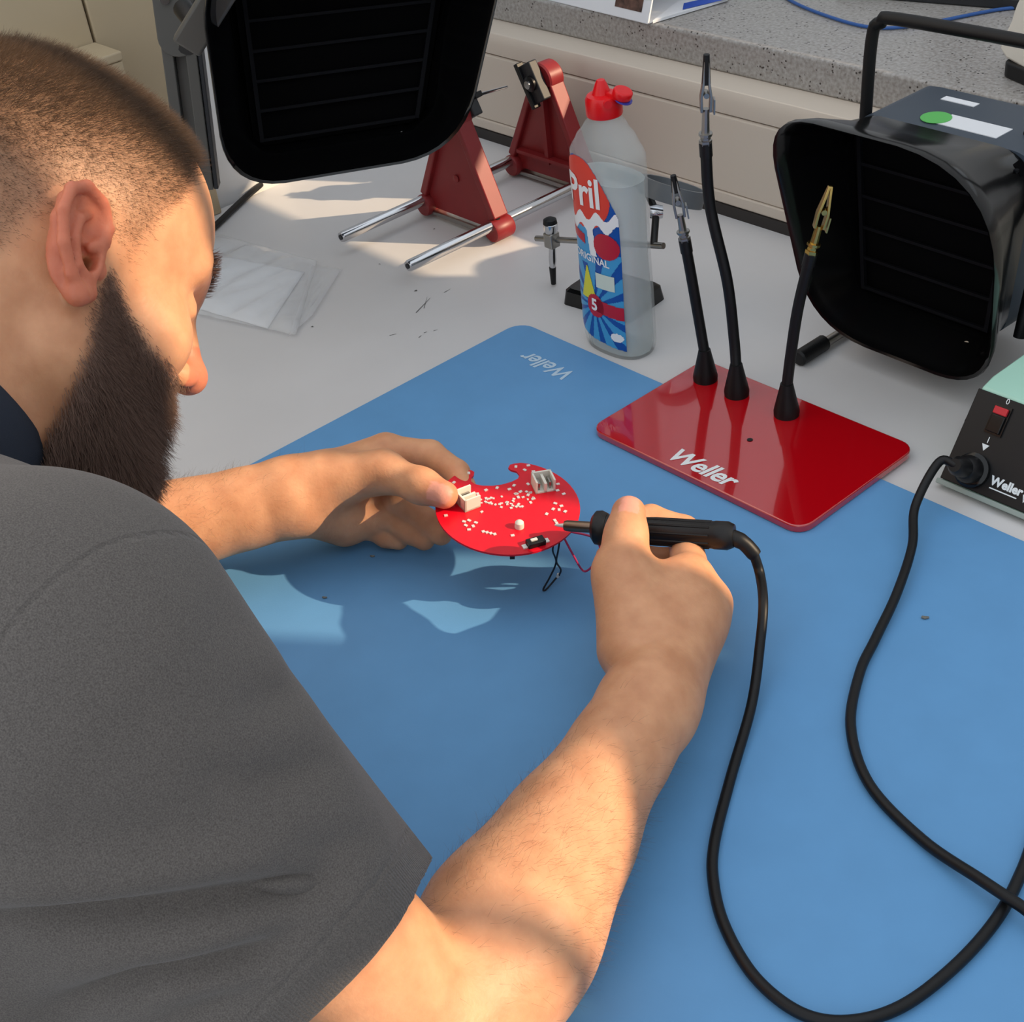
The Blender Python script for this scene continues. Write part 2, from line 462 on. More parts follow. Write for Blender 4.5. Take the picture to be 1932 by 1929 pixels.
# ------------------------------------------------------------------ detergent bottle
BX, BY = -0.838, 0.794
bot = thing('detergent_bottle', (BX, BY, 0), 'clear detergent bottle with red flip cap and blue red label', 'bottle')
BA, BB, BN = 0.0375, 0.0235, 2.5
def bscale(z):
    ks = [(0.0, 0.90), (0.004, 0.965), (0.012, 1.0), (0.05, 1.0), (0.10, 0.97), (0.15, 0.985), (0.175, 1.0), (0.190, 0.985), (0.203, 0.90), (0.214, 0.72), (0.221, 0.52), (0.226, 0.40), (0.232, 0.37)]
    for (a, sa), (b, sb) in zip(ks, ks[1:]):
        if a <= z <= b:
            t = (z - a) / (b - a); t = t * t * (3 - 2 * t) if z > 0.17 else t
            return sa + (sb - sa) * t
    return ks[-1][1]
def bring(z, seg=64, off=0.0):
    s = bscale(z); k = max(0.0, min(1.0, (z - 0.19) / 0.035))
    a = BA * s * (1 - k) + 0.0142 * k * (s / 0.40 if k > .9 else 1) * 1.0; b = BB * s * (1 - k) + 0.0142 * k
    a = BA * s * (1 - k) + max(0.0135, BA * s * 0.6) * k; b = BB * s * (1 - k) + max(0.0135, BA * s * 0.6) * k
    n = BN * (1 - k) + 2 * k; out = []
    for j in range(seg):
        t = 2 * math.pi * j / seg; c, s_ = math.cos(t), math.sin(t)
        out.append(Vector(((a + off) * math.copysign(abs(c) ** (2 / n), c), (b + off) * math.copysign(abs(s_) ** (2 / n), s_), z)))
    return out
def film_mat(name, col, alpha, rough, bump, bscale_):
    m = mat(name, col, rough, bump=bump, bscale=bscale_, alpha=alpha, spec=0.7)
    return m
film_mat('clear', (226, 234, 234), 0.26, 0.05, 0.5, 130)
film_mat('liquid', (206, 218, 218), 0.42, 0.06, 0.9, 45)
zs = [0, .002, .005, .012, .03, .06, .10, .15, .175, .185, .19, .195, .20, .205, .21, .215, .22, .226, .232]
MB().loft([bring(z) for z in zs]).build('bottle_body', 'clear', bot, angle=60)
zl = [.003, .006, .012, .03, .06, .10, .15, .168]
MB().loft([bring(z, 48, -0.0022) for z in zl]).build('detergent_fill', 'liquid', bot, angle=60)
cap = MB().lathe([(0.0152, 0.222), (0.0157, 0.2235), (0.0157, 0.236), (0.0140, 0.239), (0.006, 0.240)], seg=40).build('cap', 'cap_red', bot)
MB().lathe([(0.0085, 0.239), (0.0070, 0.243), (0.0048, 0.2485), (0.0034, 0.251)], (-0.002, 0, 0), seg=20).build('nozzle', 'cap_red', bot)
fl = MB(); fl.lathe([(0.0075, -0.002), (0.0085, 0.0), (0.0085, 0.004), (0.0075, 0.0055)], (0.018, 0.004, 0.240), (0.35, 0.1, 0.9), 24)
fl.box((0.006, -0.003, 0.2375), (0.020, 0.009, 0.2425)); fl.build('flip_lid', 'cap_red', bot, bevel=0.0008)
MB().lathe([(0.0078, 0.0), (0.0078, 0.0012)], (0.0185, 0.0045, 0.2362), (0.35, 0.1, 0.9), 24).build('lid_seal', 'cap_blue', bot)
MB().cyl((0.0125, -0.008, 0.236), (0.0155, -0.010, 0.236), 0.0035).build('hinge', 'cap_red', bot)

def on_bottle(x, z, off):
    s = bscale(z); a = BA * s; b = BB * s
    q = max(0.0, 1 - (abs(x) / a) ** BN) ** (1 / BN)
    y = -b * q
    # surface normal of the oval
    nx = math.copysign((abs(x) / a) ** (BN - 1) / a, x); ny = -(q ** (BN - 1)) / b
    l = math.hypot(nx, ny) or 1
    return Vector((x + nx / l * off, y + ny / l * off, z))
def label_grid(inside, off, name, material, x0=-0.036, x1=0.034, z0=0.008, z1=0.195, n=110, mz=230):
    xs = [x0 + (x1 - x0) * i / n for i in range(n + 1)]; zz = [z0 + (z1 - z0) * j / mz for j in range(mz + 1)]
    idx = {}; vs_ = []; fs = []
    def vid(i, j):
        if (i, j) not in idx:
            idx[(i, j)] = len(vs_); vs_.append(on_bottle(xs[i], zz[j], off))
        return idx[(i, j)]
    for i in range(n):
        for j in range(mz):
            if inside((xs[i] + xs[i + 1]) / 2, (zz[j] + zz[j + 1]) / 2):
                fs.append((vid(i, j), vid(i + 1, j), vid(i + 1, j + 1), vid(i, j + 1)))
    return flat_build(vs_, fs, name, material, bot)
def lab_in(x, z):
    top = 0.190 - 0.042 * max(0.0, (x + 0.012) / 0.036) ** 2.0 - 0.02 * max(0.0, (-0.02 - x) / 0.016) ** 2
    bot_ = 0.014 + 0.010 * max(0.0, (0.0 - x) / 0.036) ** 2 - 0.004 * max(0, x / .03)
    return -0.0352 < x < 0.027 and bot_ < z < top
ell = lambda cx, cz, rx, rz: (lambda x, z: lab_in(x, z) and ((x - cx) / rx) ** 2 + ((z - cz) / rz) ** 2 < 1)
lbl = label_grid(lab_in, 0.0004, 'label', 'label_blue')
label_grid(lambda x, z: lab_in(x, z) and (z < 0.105 and abs(math.sin(math.atan2(z - 0.05, x + 0.006) * 7)) > 0.62 and math.hypot(x + 0.006, z - 0.05) > 0.008 or 0.09 < z < 0.128 and x < -0.004), 0.0006, 'label_rays', 'label_sky')
label_grid(ell(-0.010, 0.158, 0.031, 0.033), 0.0007, 'brand_oval', 'label_red')
label_grid(lambda x, z: lab_in(x, z) and abs(z - (0.131 + 0.12 * (x + 0.01) + 0.004 * math.sin(x * 300))) < 0.006 and x > -0.03, 0.0008, 'splash', 'label_white')
label_grid(lambda x, z: lab_in(x, z) and abs(x + 0.004 + (z - .12) * .1) < 0.004 and 0.10 < z < 0.134, 0.0009, 'figure_one', 'label_white')
label_grid(ell(0.013, 0.112, 0.0135, 0.0125), 0.001, 'offer_oval', 'label_crimson')
label_grid(lambda x, z: lab_in(x, z) and -0.034 < x < -0.012 and abs(z - 0.1155 + 0.25 * (x + 0.02)) < 0.0045, 0.001, 'offer_band', 'label_crimson')
label_grid(lambda x, z: lab_in(x, z) and 0.055 < z < 0.088 and abs(x + 0.012) < 0.010 * (0.090 - z) / 0.034, 0.001, 'lemon_drop', 'label_yellow')
label_grid(lambda x, z: lab_in(x, z) and 0.0695 < z < 0.0845 and -0.001 < x < 0.020, 0.0011, 'pale_box', 'label_pale')
label_grid(ell(-0.004, 0.050, 0.0105, 0.0115), 0.0011, 'number_disc', 'label_crimson')
label_grid(lambda x, z: lab_in(x, z) and abs(z - 0.051 + 0.1 * x) < 0.0065 and x > -0.002, 0.0011, 'number_band', 'label_crimson')
label_grid(ell(0.019, 0.0235, 0.0065, 0.0045), 0.001, 'maker_oval', 'label_white')
def bottle_text(body, size, cx, cz, off, name, material, shear=0.0, offset=0.0, slope=0.0, sy=1.0):
    v, f = text_mesh(body, size, shear, offset)
    vs_ = []
    for p in v:
        x = cx + p.x; x = max(-0.0368, min(0.0368, x))
        vs_.append(on_bottle(x, cz + p.y * sy + slope * p.x, off))
    return flat_build(vs_, f, name, material, bot)
bottle_text('Pril', 0.033, -0.010, 0.158, 0.0012, 'brand_lettering', 'label_white', 0.0, 0.0008, 0.05, 1.15)
bottle_text('ORIGINAL', 0.0095, -0.006, 0.0965, 0.0012, 'name_lettering', 'label_white', 0.0, 0.0002, -0.06)
bottle_text('5', 0.016, -0.005, 0.0505, 0.0015, 'number_lettering', 'label_white', 0, 0.0005)

# ------------------------------------------------------------------ small magnifier stand behind the bottle
ms = thing('magnifier_stand', (-0.895, 0.852, 0), 'small black based helping hand with magnifier and clips behind bottle', 'helping hands')
R5 = Matrix.Translation((-0.905, 0.852, 0)) @ Matrix.Rotation(math.radians(8), 4, 'Z')
mb = MB(); mb.loft([[R5 @ Vector((x, y, z)) for x, y in rrect(-0.042 + i, -0.030 + i, 0.042 - i, 0.030 - i, 0.006)] for z, i in ((0, 0), (0.014, 0.002), (0.017, 0.005))])
mb.build('iron_base', 'black_gloss', ms, world=True)
pc = Vector((-0.893, 0.850, 0.0))
MB().cyl(pc + Vector((0, 0, 0.015)), pc + Vector((0, 0, 0.066)), 0.0032).build('upright', 'chrome', ms, world=True)
barL, barR = ony(1012, 450, 0.838), ony(1252, 464, 0.852)
MB().cyl(barL, barR, 0.0030).build('cross_bar', 'steel', ms, world=True)
kb = ony(1041, 452, 0.838)
MB().box((-0.006, -0.006, -0.008), (0.006, 0.006, 0.008), Matrix.Translation(kb)).build('ball_joint', 'steel', ms, world=True, bevel=0.0015)
MB().lathe([(0.006, 0.008), (0.0072, 0.011), (0.0072, 0.017), (0.005, 0.0195)], kb, (0.02, 0, 1), 20).build('wing_nut', 'chrome', ms, world=True)
MB().lathe([(0.0072, 0.0), (0.0065, 0.004), (0.003, 0.006)], kb + Vector((0, 0, 0.0175)), (0, 0, 1), 20).build('knob_cap', 'black_rubber', ms, world=True)
MB().tube([kb + Vector((0, 0, -0.006)), kb + Vector((-0.002, 0, -0.024)), kb + Vector((-0.003, 0, -0.033))], [0.0035, 0.0038, 0.0028], 12).build('clip_jaw', 'chrome', ms, world=True)
MB().tube([kb + Vector((-0.003, 0, -0.031)), kb + Vector((-0.004, 0, -0.050))], [0.0036, 0.0026], 12).build('clip_sleeve', 'black_rubber', ms, world=True)
# magnifier ring, tilted
mc = ony(1268, 362, 0.895); nrm = Vector((0.05, 0.42, 0.9)).normalized(); ax = Vector((0.8, 0.5, 0.28)); ax = (ax - nrm * ax.dot(nrm)).normalized(); ay = nrm.cross(ax)
ringpts = [mc + (ax * math.cos(t) + ay * math.sin(t)) * 0.030 for t in [2 * math.pi * i / 40 for i in range(40)]]
rm = MB(); rings = []
for i in range(40):
    t = 2 * math.pi * i / 40; rd = ax * math.cos(t) + ay * math.sin(t)
    rings.append([mc + rd * 0.0275 - nrm * 0.008, mc + rd * 0.0315 - nrm * 0.008, mc + rd * 0.0315 + nrm * 0.008, mc + rd * 0.0275 + nrm * 0.008])
rm.loft(rings, closed=True); rm.build('magnifier_rim', mat('rim_grey', (104, 108, 112), 0.4), ms, world=True)
MB().lathe([(0.004, -0.004), (0.018, -0.0025), (0.0273, -0.0005), (0.0273, 0.0005), (0.018, 0.0025), (0.004, 0.004)], mc, nrm, 40).build('lens', 'lens', ms, world=True)
hj = mc - ax * 0.030
MB().tube([barR - (barR - barL).normalized() * 0.012, ony(1238, 400, 0.875), hj], 0.0035, 12).build('magnifier_arm', 'black_satin', ms, world=True)
MB().lathe([(0.006, -0.006), (0.007, 0), (0.006, 0.006)], ony(1238, 400, 0.875), CR, 16).build('magnifier_joint', 'chrome', ms, world=True)

# ------------------------------------------------------------------ board vise: two rods, two red stands
vz = thing('board_vise', (-1.16, 0.90, 0), 'red board vise with two triangular stands on chrome rods', 'vise')
RZ = 0.020; RXL, RXR = -1.222, -1.104
for x in (RXL, RXR):
    r = MB(); r.tube([(x, 0.752, RZ), (x, 0.754, RZ), (x, 1.04, RZ)], [0.0052, 0.006, 0.006], 20); r.build('rod', 'chrome', vz, world=True)
    MB().lathe([(0.003, 0), (0.003, 0.0005)], (x, 0.7518, RZ), (0, -1, 0), 12).build('rod_bore', 'grey_dark', vz, world=True)
def stand(y, jaw_tilt, top_px):
    y0, y1 = y - 0.008, y + 0.010
    ap = Vector((-1.158, y, 0.128))
    # recessed web plate
    web = [(RXL + 0.006, 0.012), (RXR - 0.006, 0.012), (RXR - 0.003, 0.03), (ap.x + 0.016, ap.z - 0.01), (ap.x - 0.016, ap.z - 0.01), (RXL + 0.003, 0.03)]
    M = frame_matrix(Vector((1, 0, 0)), Vector((0, 0, 1)), Vector((0, -1, 0)), (0, 0, 0))
    MB().prism(web, -(y + 0.000), -(y - 0.003), M).build('stand_web', 'red_paint', vz, world=True)
    # side flanges, one bar each with a clamp eye on the rod
    for sx, x in ((-1, RXL), (1, RXR)):
        a = Vector((x, y, RZ + 0.006)); b = Vector((ap.x + sx * 0.013, y, ap.z - 0.004))
        d = (b - a).normalized(); n = Vector((d.z, 0, -d.x)) * sx
        m = MB(); m.add([p + Vector((0, yy, 0)) for yy in (-0.009, 0.011) for p in (a - n * 0.004, b - n * 0.003, b + n * 0.004, a + n * 0.006)],
                        [(0, 1, 2, 3), (7, 6, 5, 4), (0, 4, 5, 1), (1, 5, 6, 2), (2, 6, 7, 3), (3, 7, 4, 0)])
        m.build('side_flange', 'red_paint', vz, world=True, bevel=0.0015)
        MB().lathe([(0.0115, -0.012), (0.0125, -0.010), (0.0125, 0.012), (0.0115, 0.014)], (x, y, RZ - 0.006), (0, 1, 0), 28).build('rod_eye', 'red_paint', vz, world=True)
        MB().cyl((x + 0.001 * sx, y - 0.002, RZ + 0.004), (x + 0.001 * sx, y - 0.002, RZ + 0.0068), 0.0034, seg=16).build('set_screw', 'grey_dark', vz, world=True)
    MB().box((RXL + 0.006, y - 0.007, 0.004), (RXR - 0.006, y + 0.008, 0.009)).build('foot_bar', 'steel', vz, world=True, bevel=0.001)
    MB().lathe([(0.0165, -0.009), (0.018, -0.007), (0.018, 0.010), (0.0165, 0.012)], (ap.x, y, ap.z), (0, 1, 0), 32).build('top_eye', 'red_paint', vz, world=True)
    MB().lathe([(0.0045, -0.003), (0.0042, -0.004), (0.002, -0.005)], ((RXL + RXR) / 2, y - 0.001, 0.058), (0, 1, 0), 16).build('web_boss', 'red_paint', vz, world=True)
    # clamp jaw
    sgn = jaw_tilt[1]
    J = Matrix.Translation((ap.x, y + sgn * 0.016, ap.z)) @ Matrix.Rotation(jaw_tilt[0], 4, 'Y')
    MB().box((-0.010, -0.006, -0.022), (0.010, 0.006, 0.022), J).build('jaw_plate', 'grey_dark', vz, world=True, bevel=0.0015)
    MB().box((-0.012, sgn * 0.006 - 0.004, -0.026), (-0.006, sgn * 0.006 + 0.006, 0.026), J).build('jaw_lip', 'black_rubber', vz, world=True, bevel=0.001)
    MB().lathe([(0.0085, 0.004), (0.0085, 0.011), (0.006, 0.012)], (ap.x, y + sgn * 0.014, ap.z), (0, sgn, 0), 24).build('jaw_hub', 'black_satin', vz, world=True)
    MB().lathe([(0.0045, 0.012), (0.0045, 0.0145), (0.002, 0.0145)], (ap.x, y + sgn * 0.014, ap.z), (0, sgn, 0), 16).build('jaw_screw', 'chrome', vz, world=True)
stand(0.878, (math.radians(62), 1), None)
stand(1.012, (math.radians(-28), -1), None)
MB().box((-1.161, 1.002, 0.030), (-1.155, 1.0088, 0.105)).build('web_rib', 'red_paint', vz, world=True)
MB().box((RXL + 0.014, 1.000, 0.034), (RXR - 0.014, 1.0088, 0.038)).build('web_rib', 'red_paint', vz, world=True)
MB().tube([Vector((-1.158, 0.906, 0.140)), Vector((-1.120, 0.925, 0.152))], [0.002, 0.0012], 8).build('tension_lever', 'chrome', vz, world=True)

# ------------------------------------------------------------------ fume hoods
def hood(root, C, grille_v, grille_h, lean=0.0, rc=(0.052,) * 4, dk=1.0):
    """C: rim corners (x, z) from bottom right anticlockwise; lean: how far the rim's top overhangs; rc: corner radii"""
    tl_ = math.tan(lean)
    cx = sum(p[0] for p in C) / 4; cz = sum(p[1] for p in C) / 4
    def ring(k, kr, y, n=8):
        out = []
        for i in range(4):
            P = [Vector((cx + (C[j % 4][0] - cx) * k, cz + (C[j % 4][1] - cz) * k)) for j in (i - 1, i, i + 1)]
            r = rc[i] * kr; p = P[1]; a = (P[0] - p).normalized(); b = (P[2] - p).normalized()
            for q_ in range(n + 1):
                t = q_ / n; q0 = p + a * r; q1 = p + b * r
                q = q0 * (1 - t) ** 2 + p * 2 * t * (1 - t) * 0.92 + (q0 + q1) * 0.5 * 2 * t * (1 - t) * 0.08 + q1 * t * t
                out.append(Vector((q.x, y * dk - q.y * tl_ * max(0.0, 1 - y / 0.07), q.y)))
        return out
    outer = [ring(1, 1, 0.0), ring(1.005, 1, 0.004), ring(0.975, 0.97, 0.014), ring(0.83, 0.66, 0.045), ring(0.765, 0.4, 0.070)]
    inner = [ring(0.725, 0.28, 0.066), ring(0.80, 0.58, 0.043), ring(0.95, 0.93, 0.012), ring(0.977, 0.98, 0.0015)]
    m = MB(); m.loft(outer + inner, closed=True)
    m.build('hood_shell', 'black_gloss', root, angle=50)
    MB().loft([ring(0.735, 0.25, 0.060), ring(0.735, 0.25, 0.069)]).build('filter_foam', 'black_foam', root)
    def inset(u_, v_):       # bilinear place on the filter face
        k = 0.715; B_ = Vector(C[3]).lerp(Vector(C[0]), u_); T_ = Vector(C[2]).lerp(Vector(C[1]), u_); q = B_.lerp(T_, v_)
        return Vector((cx + (q.x - cx) * k, 0.0568 * dk, cz + (q.y - cz) * k))
    for i in range(grille_v):
        u_ = 0.03 + 0.94 * i / (grille_v - 1)
        MB().tube([inset(u_, 0.02), inset(u_, 0.98)], 0.0026, 4).build('grille_bar', mat('grille_black', (12, 13, 17), 0.7, spec=0.15), root, smooth=False)
    for j in range(grille_h):
        v_ = 0.03 + 0.94 * j / (grille_h - 1)
        MB().tube([inset(0.02, v_), inset(0.98, v_)], 0.0019, 4).build('grille_slat', 'grille_black', root, smooth=False)
    MB().loft([ring(0.755, 0.25, 0.0705), ring(0.755, 0.25, 0.150), ring(0.735, 0.25, 0.156)]).build('fan_housing', 'grey_body', root)
    for j in range(6):
        MB().box((cx - 0.055, 0.156 * dk, cz - 0.05 + j * 0.018), (cx + 0.055, 0.156 * dk + 0.0025, cz - 0.044 + j * 0.018)).build('exhaust_slat', 'black_satin', root)
    for u_ in (0.12, 0.88):
        p = inset(u_, -0.06)
        MB().cyl(p + Vector((0, -0.006, -0.002)), p + Vector((0, -0.008, -0.001)), 0.0028, seg=12).build('screw_head', 'steel', root)

def hood_frame(yaw, pitch, c):
    n = Vector((math.cos(yaw) * math.cos(pitch), math.sin(yaw) * math.cos(pitch), math.sin(pitch)))
    r = Vector((0, 0, 1)).cross(n).normalized(); u = n.cross(r)
    return frame_matrix(r, -n, u, c)

# right hood, standing on its own tube feet
MR = hood_frame(math.radians(-91.7), math.radians(0), (-0.600, 0.866, 0.129))
fr = thing('fume_hood', None, 'black fume extractor hood on tube feet beside soldering station', 'fume extractor', 'fume extractors on the bench', MR)
hood(fr, [(0.089, -0.104), (0.106, 0.104), (-0.113, 0.104), (-0.095, -0.104)], 2, 6, math.radians(11.5), (0.05, 0.088, 0.052, 0.060))
TW = 0.080
zt = 0.208 * 0.755 / 2
def top_patch(name, x0, y0, x1, y1, material, h=0.0006):
    MB().box((x0, y0, zt), (x1, y1, zt + h)).build(name, material, fr)
top_patch('inspection_sticker', -0.022, 0.083, 0.034, 0.105, 'white_paper')
top_patch('rating_sticker', -0.050, 0.128, -0.018, 0.136, 'white_paper')
MB().lathe([(0.0125, 0), (0.0125, 0.0004)], (-0.028, 0.092, zt + 0.0007), (0, 0, 1), 32).build('green_dot', 'sticker_green', fr)
rs = MB(); rs.box((0.046, 0.100, zt), (0.062, 0.122, zt + 0.003)); rs.build('switch_frame', 'black_satin', fr, bevel=0.0008)
MB().box((0.049, 0.103, zt + 0.003), (0.059, 0.119, zt + 0.0055)).build('rocker_switch', 'black_gloss', fr, bevel=0.001)
MB().box((0.066, 0.082, zt), (0.070, 0.150, zt + 0.006)).build('handle_rail', 'chrome', fr, bevel=0.001)
# bent tube handle and feet, upright in the room
hp = [(-0.686, 0.925, 0.06), (-0.686, 0.945, 0.16), (-0.686, 0.952, 0.262), (-0.678, 0.953, 0.278), (-0.662, 0.953, 0.283), (-0.53, 0.953, 0.283), (-0.514, 0.953, 0.278), (-0.512, 0.952, 0.262), (-0.512, 0.945, 0.16), (-0.512, 0.925, 0.06)]
MB().tube(spline(hp, 5), 0.0052, 14).build('tube_handle', 'black_rubber', fr, world=True)
for x in (-0.685, -0.510):
    a = Vector((x, 0.880, 0.0055)); 
    MB().tube(spline([(x, 0.886, 0.0065), (x, 0.96, 0.0065), (x, 0.985, 0.012), (x + (0.001 if x < -.6 else -0.001), 0.975, 0.05), (x + (0.001 if x < -.6 else -0.001), 0.925, 0.075)], 6), 0.0045, 12).build('tube_foot', 'steel' if x < -.6 else 'black_satin', fr, world=True)
    MB().tube([(x, 0.862, 0.0075), (x, 0.864, 0.0075), (x, 0.898, 0.0075)], [0.006, 0.0075, 0.0075], 14).build('rubber_cap', 'black_rubber', fr, world=True)
    MB().cyl((x + (0.004 if x < -.6 else -0.004), 0.960, 0.068), (x + (-0.012 if x < -.6 else 0.012), 0.960, 0.068), 0.010).build('clamp_knob', 'black_satin', fr, world=True)

# left hood, hanging on a swing arm
RIM_L = hood_frame(math.radians(-27.0), math.radians(-6), (-1.000, 0.660, 0.270)); rim_inv = RIM_L.inverted()
def on_rim(px, py):
    n_ = RIM_L.to_3x3() @ Vector((0, 1, 0)); r = ray(px, py); p = CPOS + r * ((RIM_L.translation - CPOS).dot(n_) / r.dot(n_)); q = rim_inv @ p
    return (q.x, q.z)
ML = hood_frame(math.radians(-27.0), math.radians(10), (-1.000, 0.660, 0.270))
flh = thing('fume_hood', None, 'black fume extractor hood hanging on the grey swing arm', 'fume extractor', 'fume extractors on the bench', ML)
hood(flh, [on_rim(872, 283), on_rim(968, -120), on_rim(372, -60), on_rim(429, 357)], 2, 6, math.radians(16), (0.055, 0.055, 0.05, 0.050), 1.35)
MB().box((-0.110, 0.02, 0.088), (-0.085, 0.075, 0.100)).build('side_clip', 'grey_dark', flh, bevel=0.002)

arm = thing('swing_arm', (-1.30, 0.645, 0.0), 'grey slotted swing arm post carrying the left fume hood', 'arm')
MB().box((-1.4400, 0.6365, 0.085), (-1.432, 0.680, 0.150)).build('wall_bracket', 'grey_dark', arm, world=True, bevel=0.002)
MB().box((-1.432, 0.638, 0.098), (-1.290, 0.662, 0.122)).build('bracket_arm', 'grey_dark', arm, world=True, bevel=0.002)
P0, P1 = Vector((-1.30, 0.640, 0.100)), Vector((-1.30, 0.664, 0.285))
axz = (P1 - P0).normalized(); axx = Vector((0.61, 0.79, 0)); axx = (axx - axz * axx.dot(axz)).normalized(); axy = axz.cross(axx)
FA = frame_matrix(axx, axy, axz, P0); LN = (P1 - P0).length
pm = MB(); pm.box((-0.017, -0.012, 0), (-0.006, 0.012, LN), FA); pm.box((0.006, -0.012, 0), (0.017, 0.012, LN), FA); pm.box((-0.006, -0.002, 0), (0.006, 0.012, LN), FA)
pm.build('slotted_post', 'grey_arm', arm, world=True, bevel=0.001)
MB().box((0.0175, -0.010, 0.0), (0.022, 0.010, LN), FA).build('rubber_edge', 'grey_dark', arm, world=True, bevel=0.001)
hd = MB(); hd.loft([[FA @ Vector((x, y, z + LN - 0.03)) for x, z in rrect(-0.019, -0.02, 0.019, 0.16, 0.018)] for y in (-0.014, 0.013)])
hd.build('joint_plate', 'grey_arm', arm, world=True, bevel=0.001)
MB().cyl(FA @ Vector((-0.006, -0.0145, LN + 0.005)), FA @ Vector((-0.006, -0.0185, LN + 0.005)), 0.0045).build('joint_screw', 'chrome', arm, world=True)
# upper linkage to the back of the hood
back = ML @ Vector((-0.02, 0.225, 0.06)); top = P1 + Vector((0.0, 0.0, 0.06))
for off in (-0.012, 0.012):
    MB().tube([top + Vector((0, 0, off)), back + Vector((0, 0, off))], 0.005, 12).build('parallel_bar', 'grey_dark', arm, world=True)
MB().box((-0.02, 0.214, 0.03), (0.02, 0.228, 0.09), ML).build('hood_bracket', 'grey_arm', arm, world=True, bevel=0.002)
s0 = ML @ Vector((-0.118, 0.02, 0.078)); s1 = ML @ Vector((-0.05, 0.065, 0.120)); s2 = P1 + Vector((0.02, 0.03, 0.02))
b1_, b2_ = at(352, 88, 1.19), at(425, -30, 1.15)
dv = (b2_ - b1_).normalized(); nv = CR - dv * CR.dot(dv); nv.normalize(); kv = dv.cross(nv)
MB().box((-0.013, -0.006, 0), (0.013, 0.006, (b2_ - b1_).length), frame_matrix(nv, kv, dv, b1_)).build('tilt_bracket', 'grey_arm', arm, world=True, bevel=0.003)
MB().tube([at(345, 15, 1.215), at(372, 50, 1.2), at(385, 70, 1.2)], 0.009, 12).build('tilt_hinge', 'black_satin', arm, world=True)
MB().tube([at(362, 35, 1.21), at(352, 95, 1.2)], 0.007, 10).build('hinge_stop', 'black_satin', arm, world=True)

cbl = MB(); cbl.tube(spline([onz(492, 348, 0.005), onz(455, 380, 0.0045), onz(415, 418, 0.0045), onz(350, 480, 0.0045), onz(300, 560, 0.0045)], 6), 0.0038, 10)
tagp(cbl.build('power_cable', 'black_rubber'), 'black power cable lying on the bench by the beige panel', 'cable')

# ------------------------------------------------------------------ beige cabinet and box at the far left
cb = thing('beige_panel', (-1.45, 0.3, 0), 'tall beige panel standing on the bench at the far left', 'panel')
MB().box((-1.458, -0.25, 0.0), (-1.4405, 0.6325, 0.62)).build('side_panel', 'beige', cb, world=True, bevel=0.002)
MB().box((-1.458, 0.6355, 0.0), (-1.440, 0.731, 0.62)).build('corner_panel', 'beige', cb, world=True, bevel=0.002)
MB().box((-1.456, 0.63, 0.001), (-1.448, 0.64, 0.615)).build('joint_gap', 'beige_gap', cb, world=True)
bb = thing('junction_box', (-1.41, 0.58, 0), 'small beige box standing against the tall beige panel', 'box')
MB().box((-1.4395, 0.52, 0.0), (-1.382, 0.6325, 0.222)).build('box_body', 'beige', bb, world=True, bevel=0.002)
MB().box((-1.4395, 0.519, 0.2225), (-1.381, 0.6335, 0.232)).build('box_lid', 'beige', bb, world=True, bevel=0.002)

# ------------------------------------------------------------------ soldering station
st = thing('soldering_station', (-0.43, 0.86, 0), 'black fronted soldering station with mint green casing and red switch', 'soldering station')
sx0, sx1 = -0.487, -0.357
prof = [(0.786, 0.004), (0.832, 0.068), (0.845, 0.071), (0.985, 0.071), (0.99, 0.066), (0.99, 0.004)]
m = MB(); m.loft([[Vector((x, y, z)) for y, z in prof] for x in (sx0 + 0.001, sx1 - 0.001)]); m.build('casing', 'mint', st, world=True, bevel=0.0015)
# front panel on the slope
pd = Vector((0, 0.832 - 0.786, 0.064)).normalized(); pn = Vector((0, -pd.z, pd.y)); o0 = Vector((sx0, 0.786, 0.004))
SF = frame_matrix(Vector((1, 0, 0)), pd, pn, o0 + pn * 0.0005)
PL = 0.0788
MB().box((0.0, 0.0035, 0.0), (sx1 - sx0, PL - 0.002, 0.002), SF).build('front_panel', 'black_satin', st, world=True, bevel=0.0006)
MB().box((-0.0015, -0.001, -0.002), (sx1 - sx0 + 0.0015, 0.0030, 0.0035), SF).build('lower_lip', mat('lip_grey', (150, 162, 156), 0.4), st, world=True, bevel=0.0006)
sw = MB(); sw.box((0.018, 0.048, 0.002), (0.032, 0.071, 0.0035), SF); sw.build('switch_frame', 'black_gloss', st, world=True)
MB().box((0.0195, 0.0495, 0.0035), (0.0305, 0.063, 0.0055), SF).build('rocker_switch', 'black_gloss', st, world=True, bevel=0.0006)
MB().box((0.0195, 0.0635, 0.0035), (0.0305, 0.0692, 0.0062), SF).build('switch_indicator', mat('switch_red', (200, 40, 50), 0.4), st, world=True, bevel=0.0006)
def panel_text(b, size, x, y, name, material='print_white', offset=0.0):
    v, f = text_mesh(b, size, 0, offset)
    return flat_build([SF @ Vector((x + p.x, y + p.y, 0.0024)) for p in v], f, name, material, st, world=True)
panel_text('0', 0.006, 0.026, 0.0745, 'off_mark')
panel_text('I', 0.007, 0.024, 0.043, 'on_mark')
panel_text('P', 0.006, 0.0555, 0.073, 'power_lettering')
panel_text('Weller', 0.0092, 0.0515, 0.0165, 'brand_lettering', offset=0.0004)
MB().box((0.0395, 0.0105, 0.0020), (0.062, 0.0114, 0.0023), SF).build('brand_rule', 'print_white', st, world=True)
panel_text('W', 0.0085, 0.070, 0.0125, 'model_lettering')
MB().prism([(0.0235, 0.0345), (0.0265, 0.0395), (0.0205, 0.0395)], 0.0020, 0.0024, SF).build('arrow_mark', 'print_white', st, world=True)
SOC = SF @ Vector((0.0225, 0.018, 0.002))
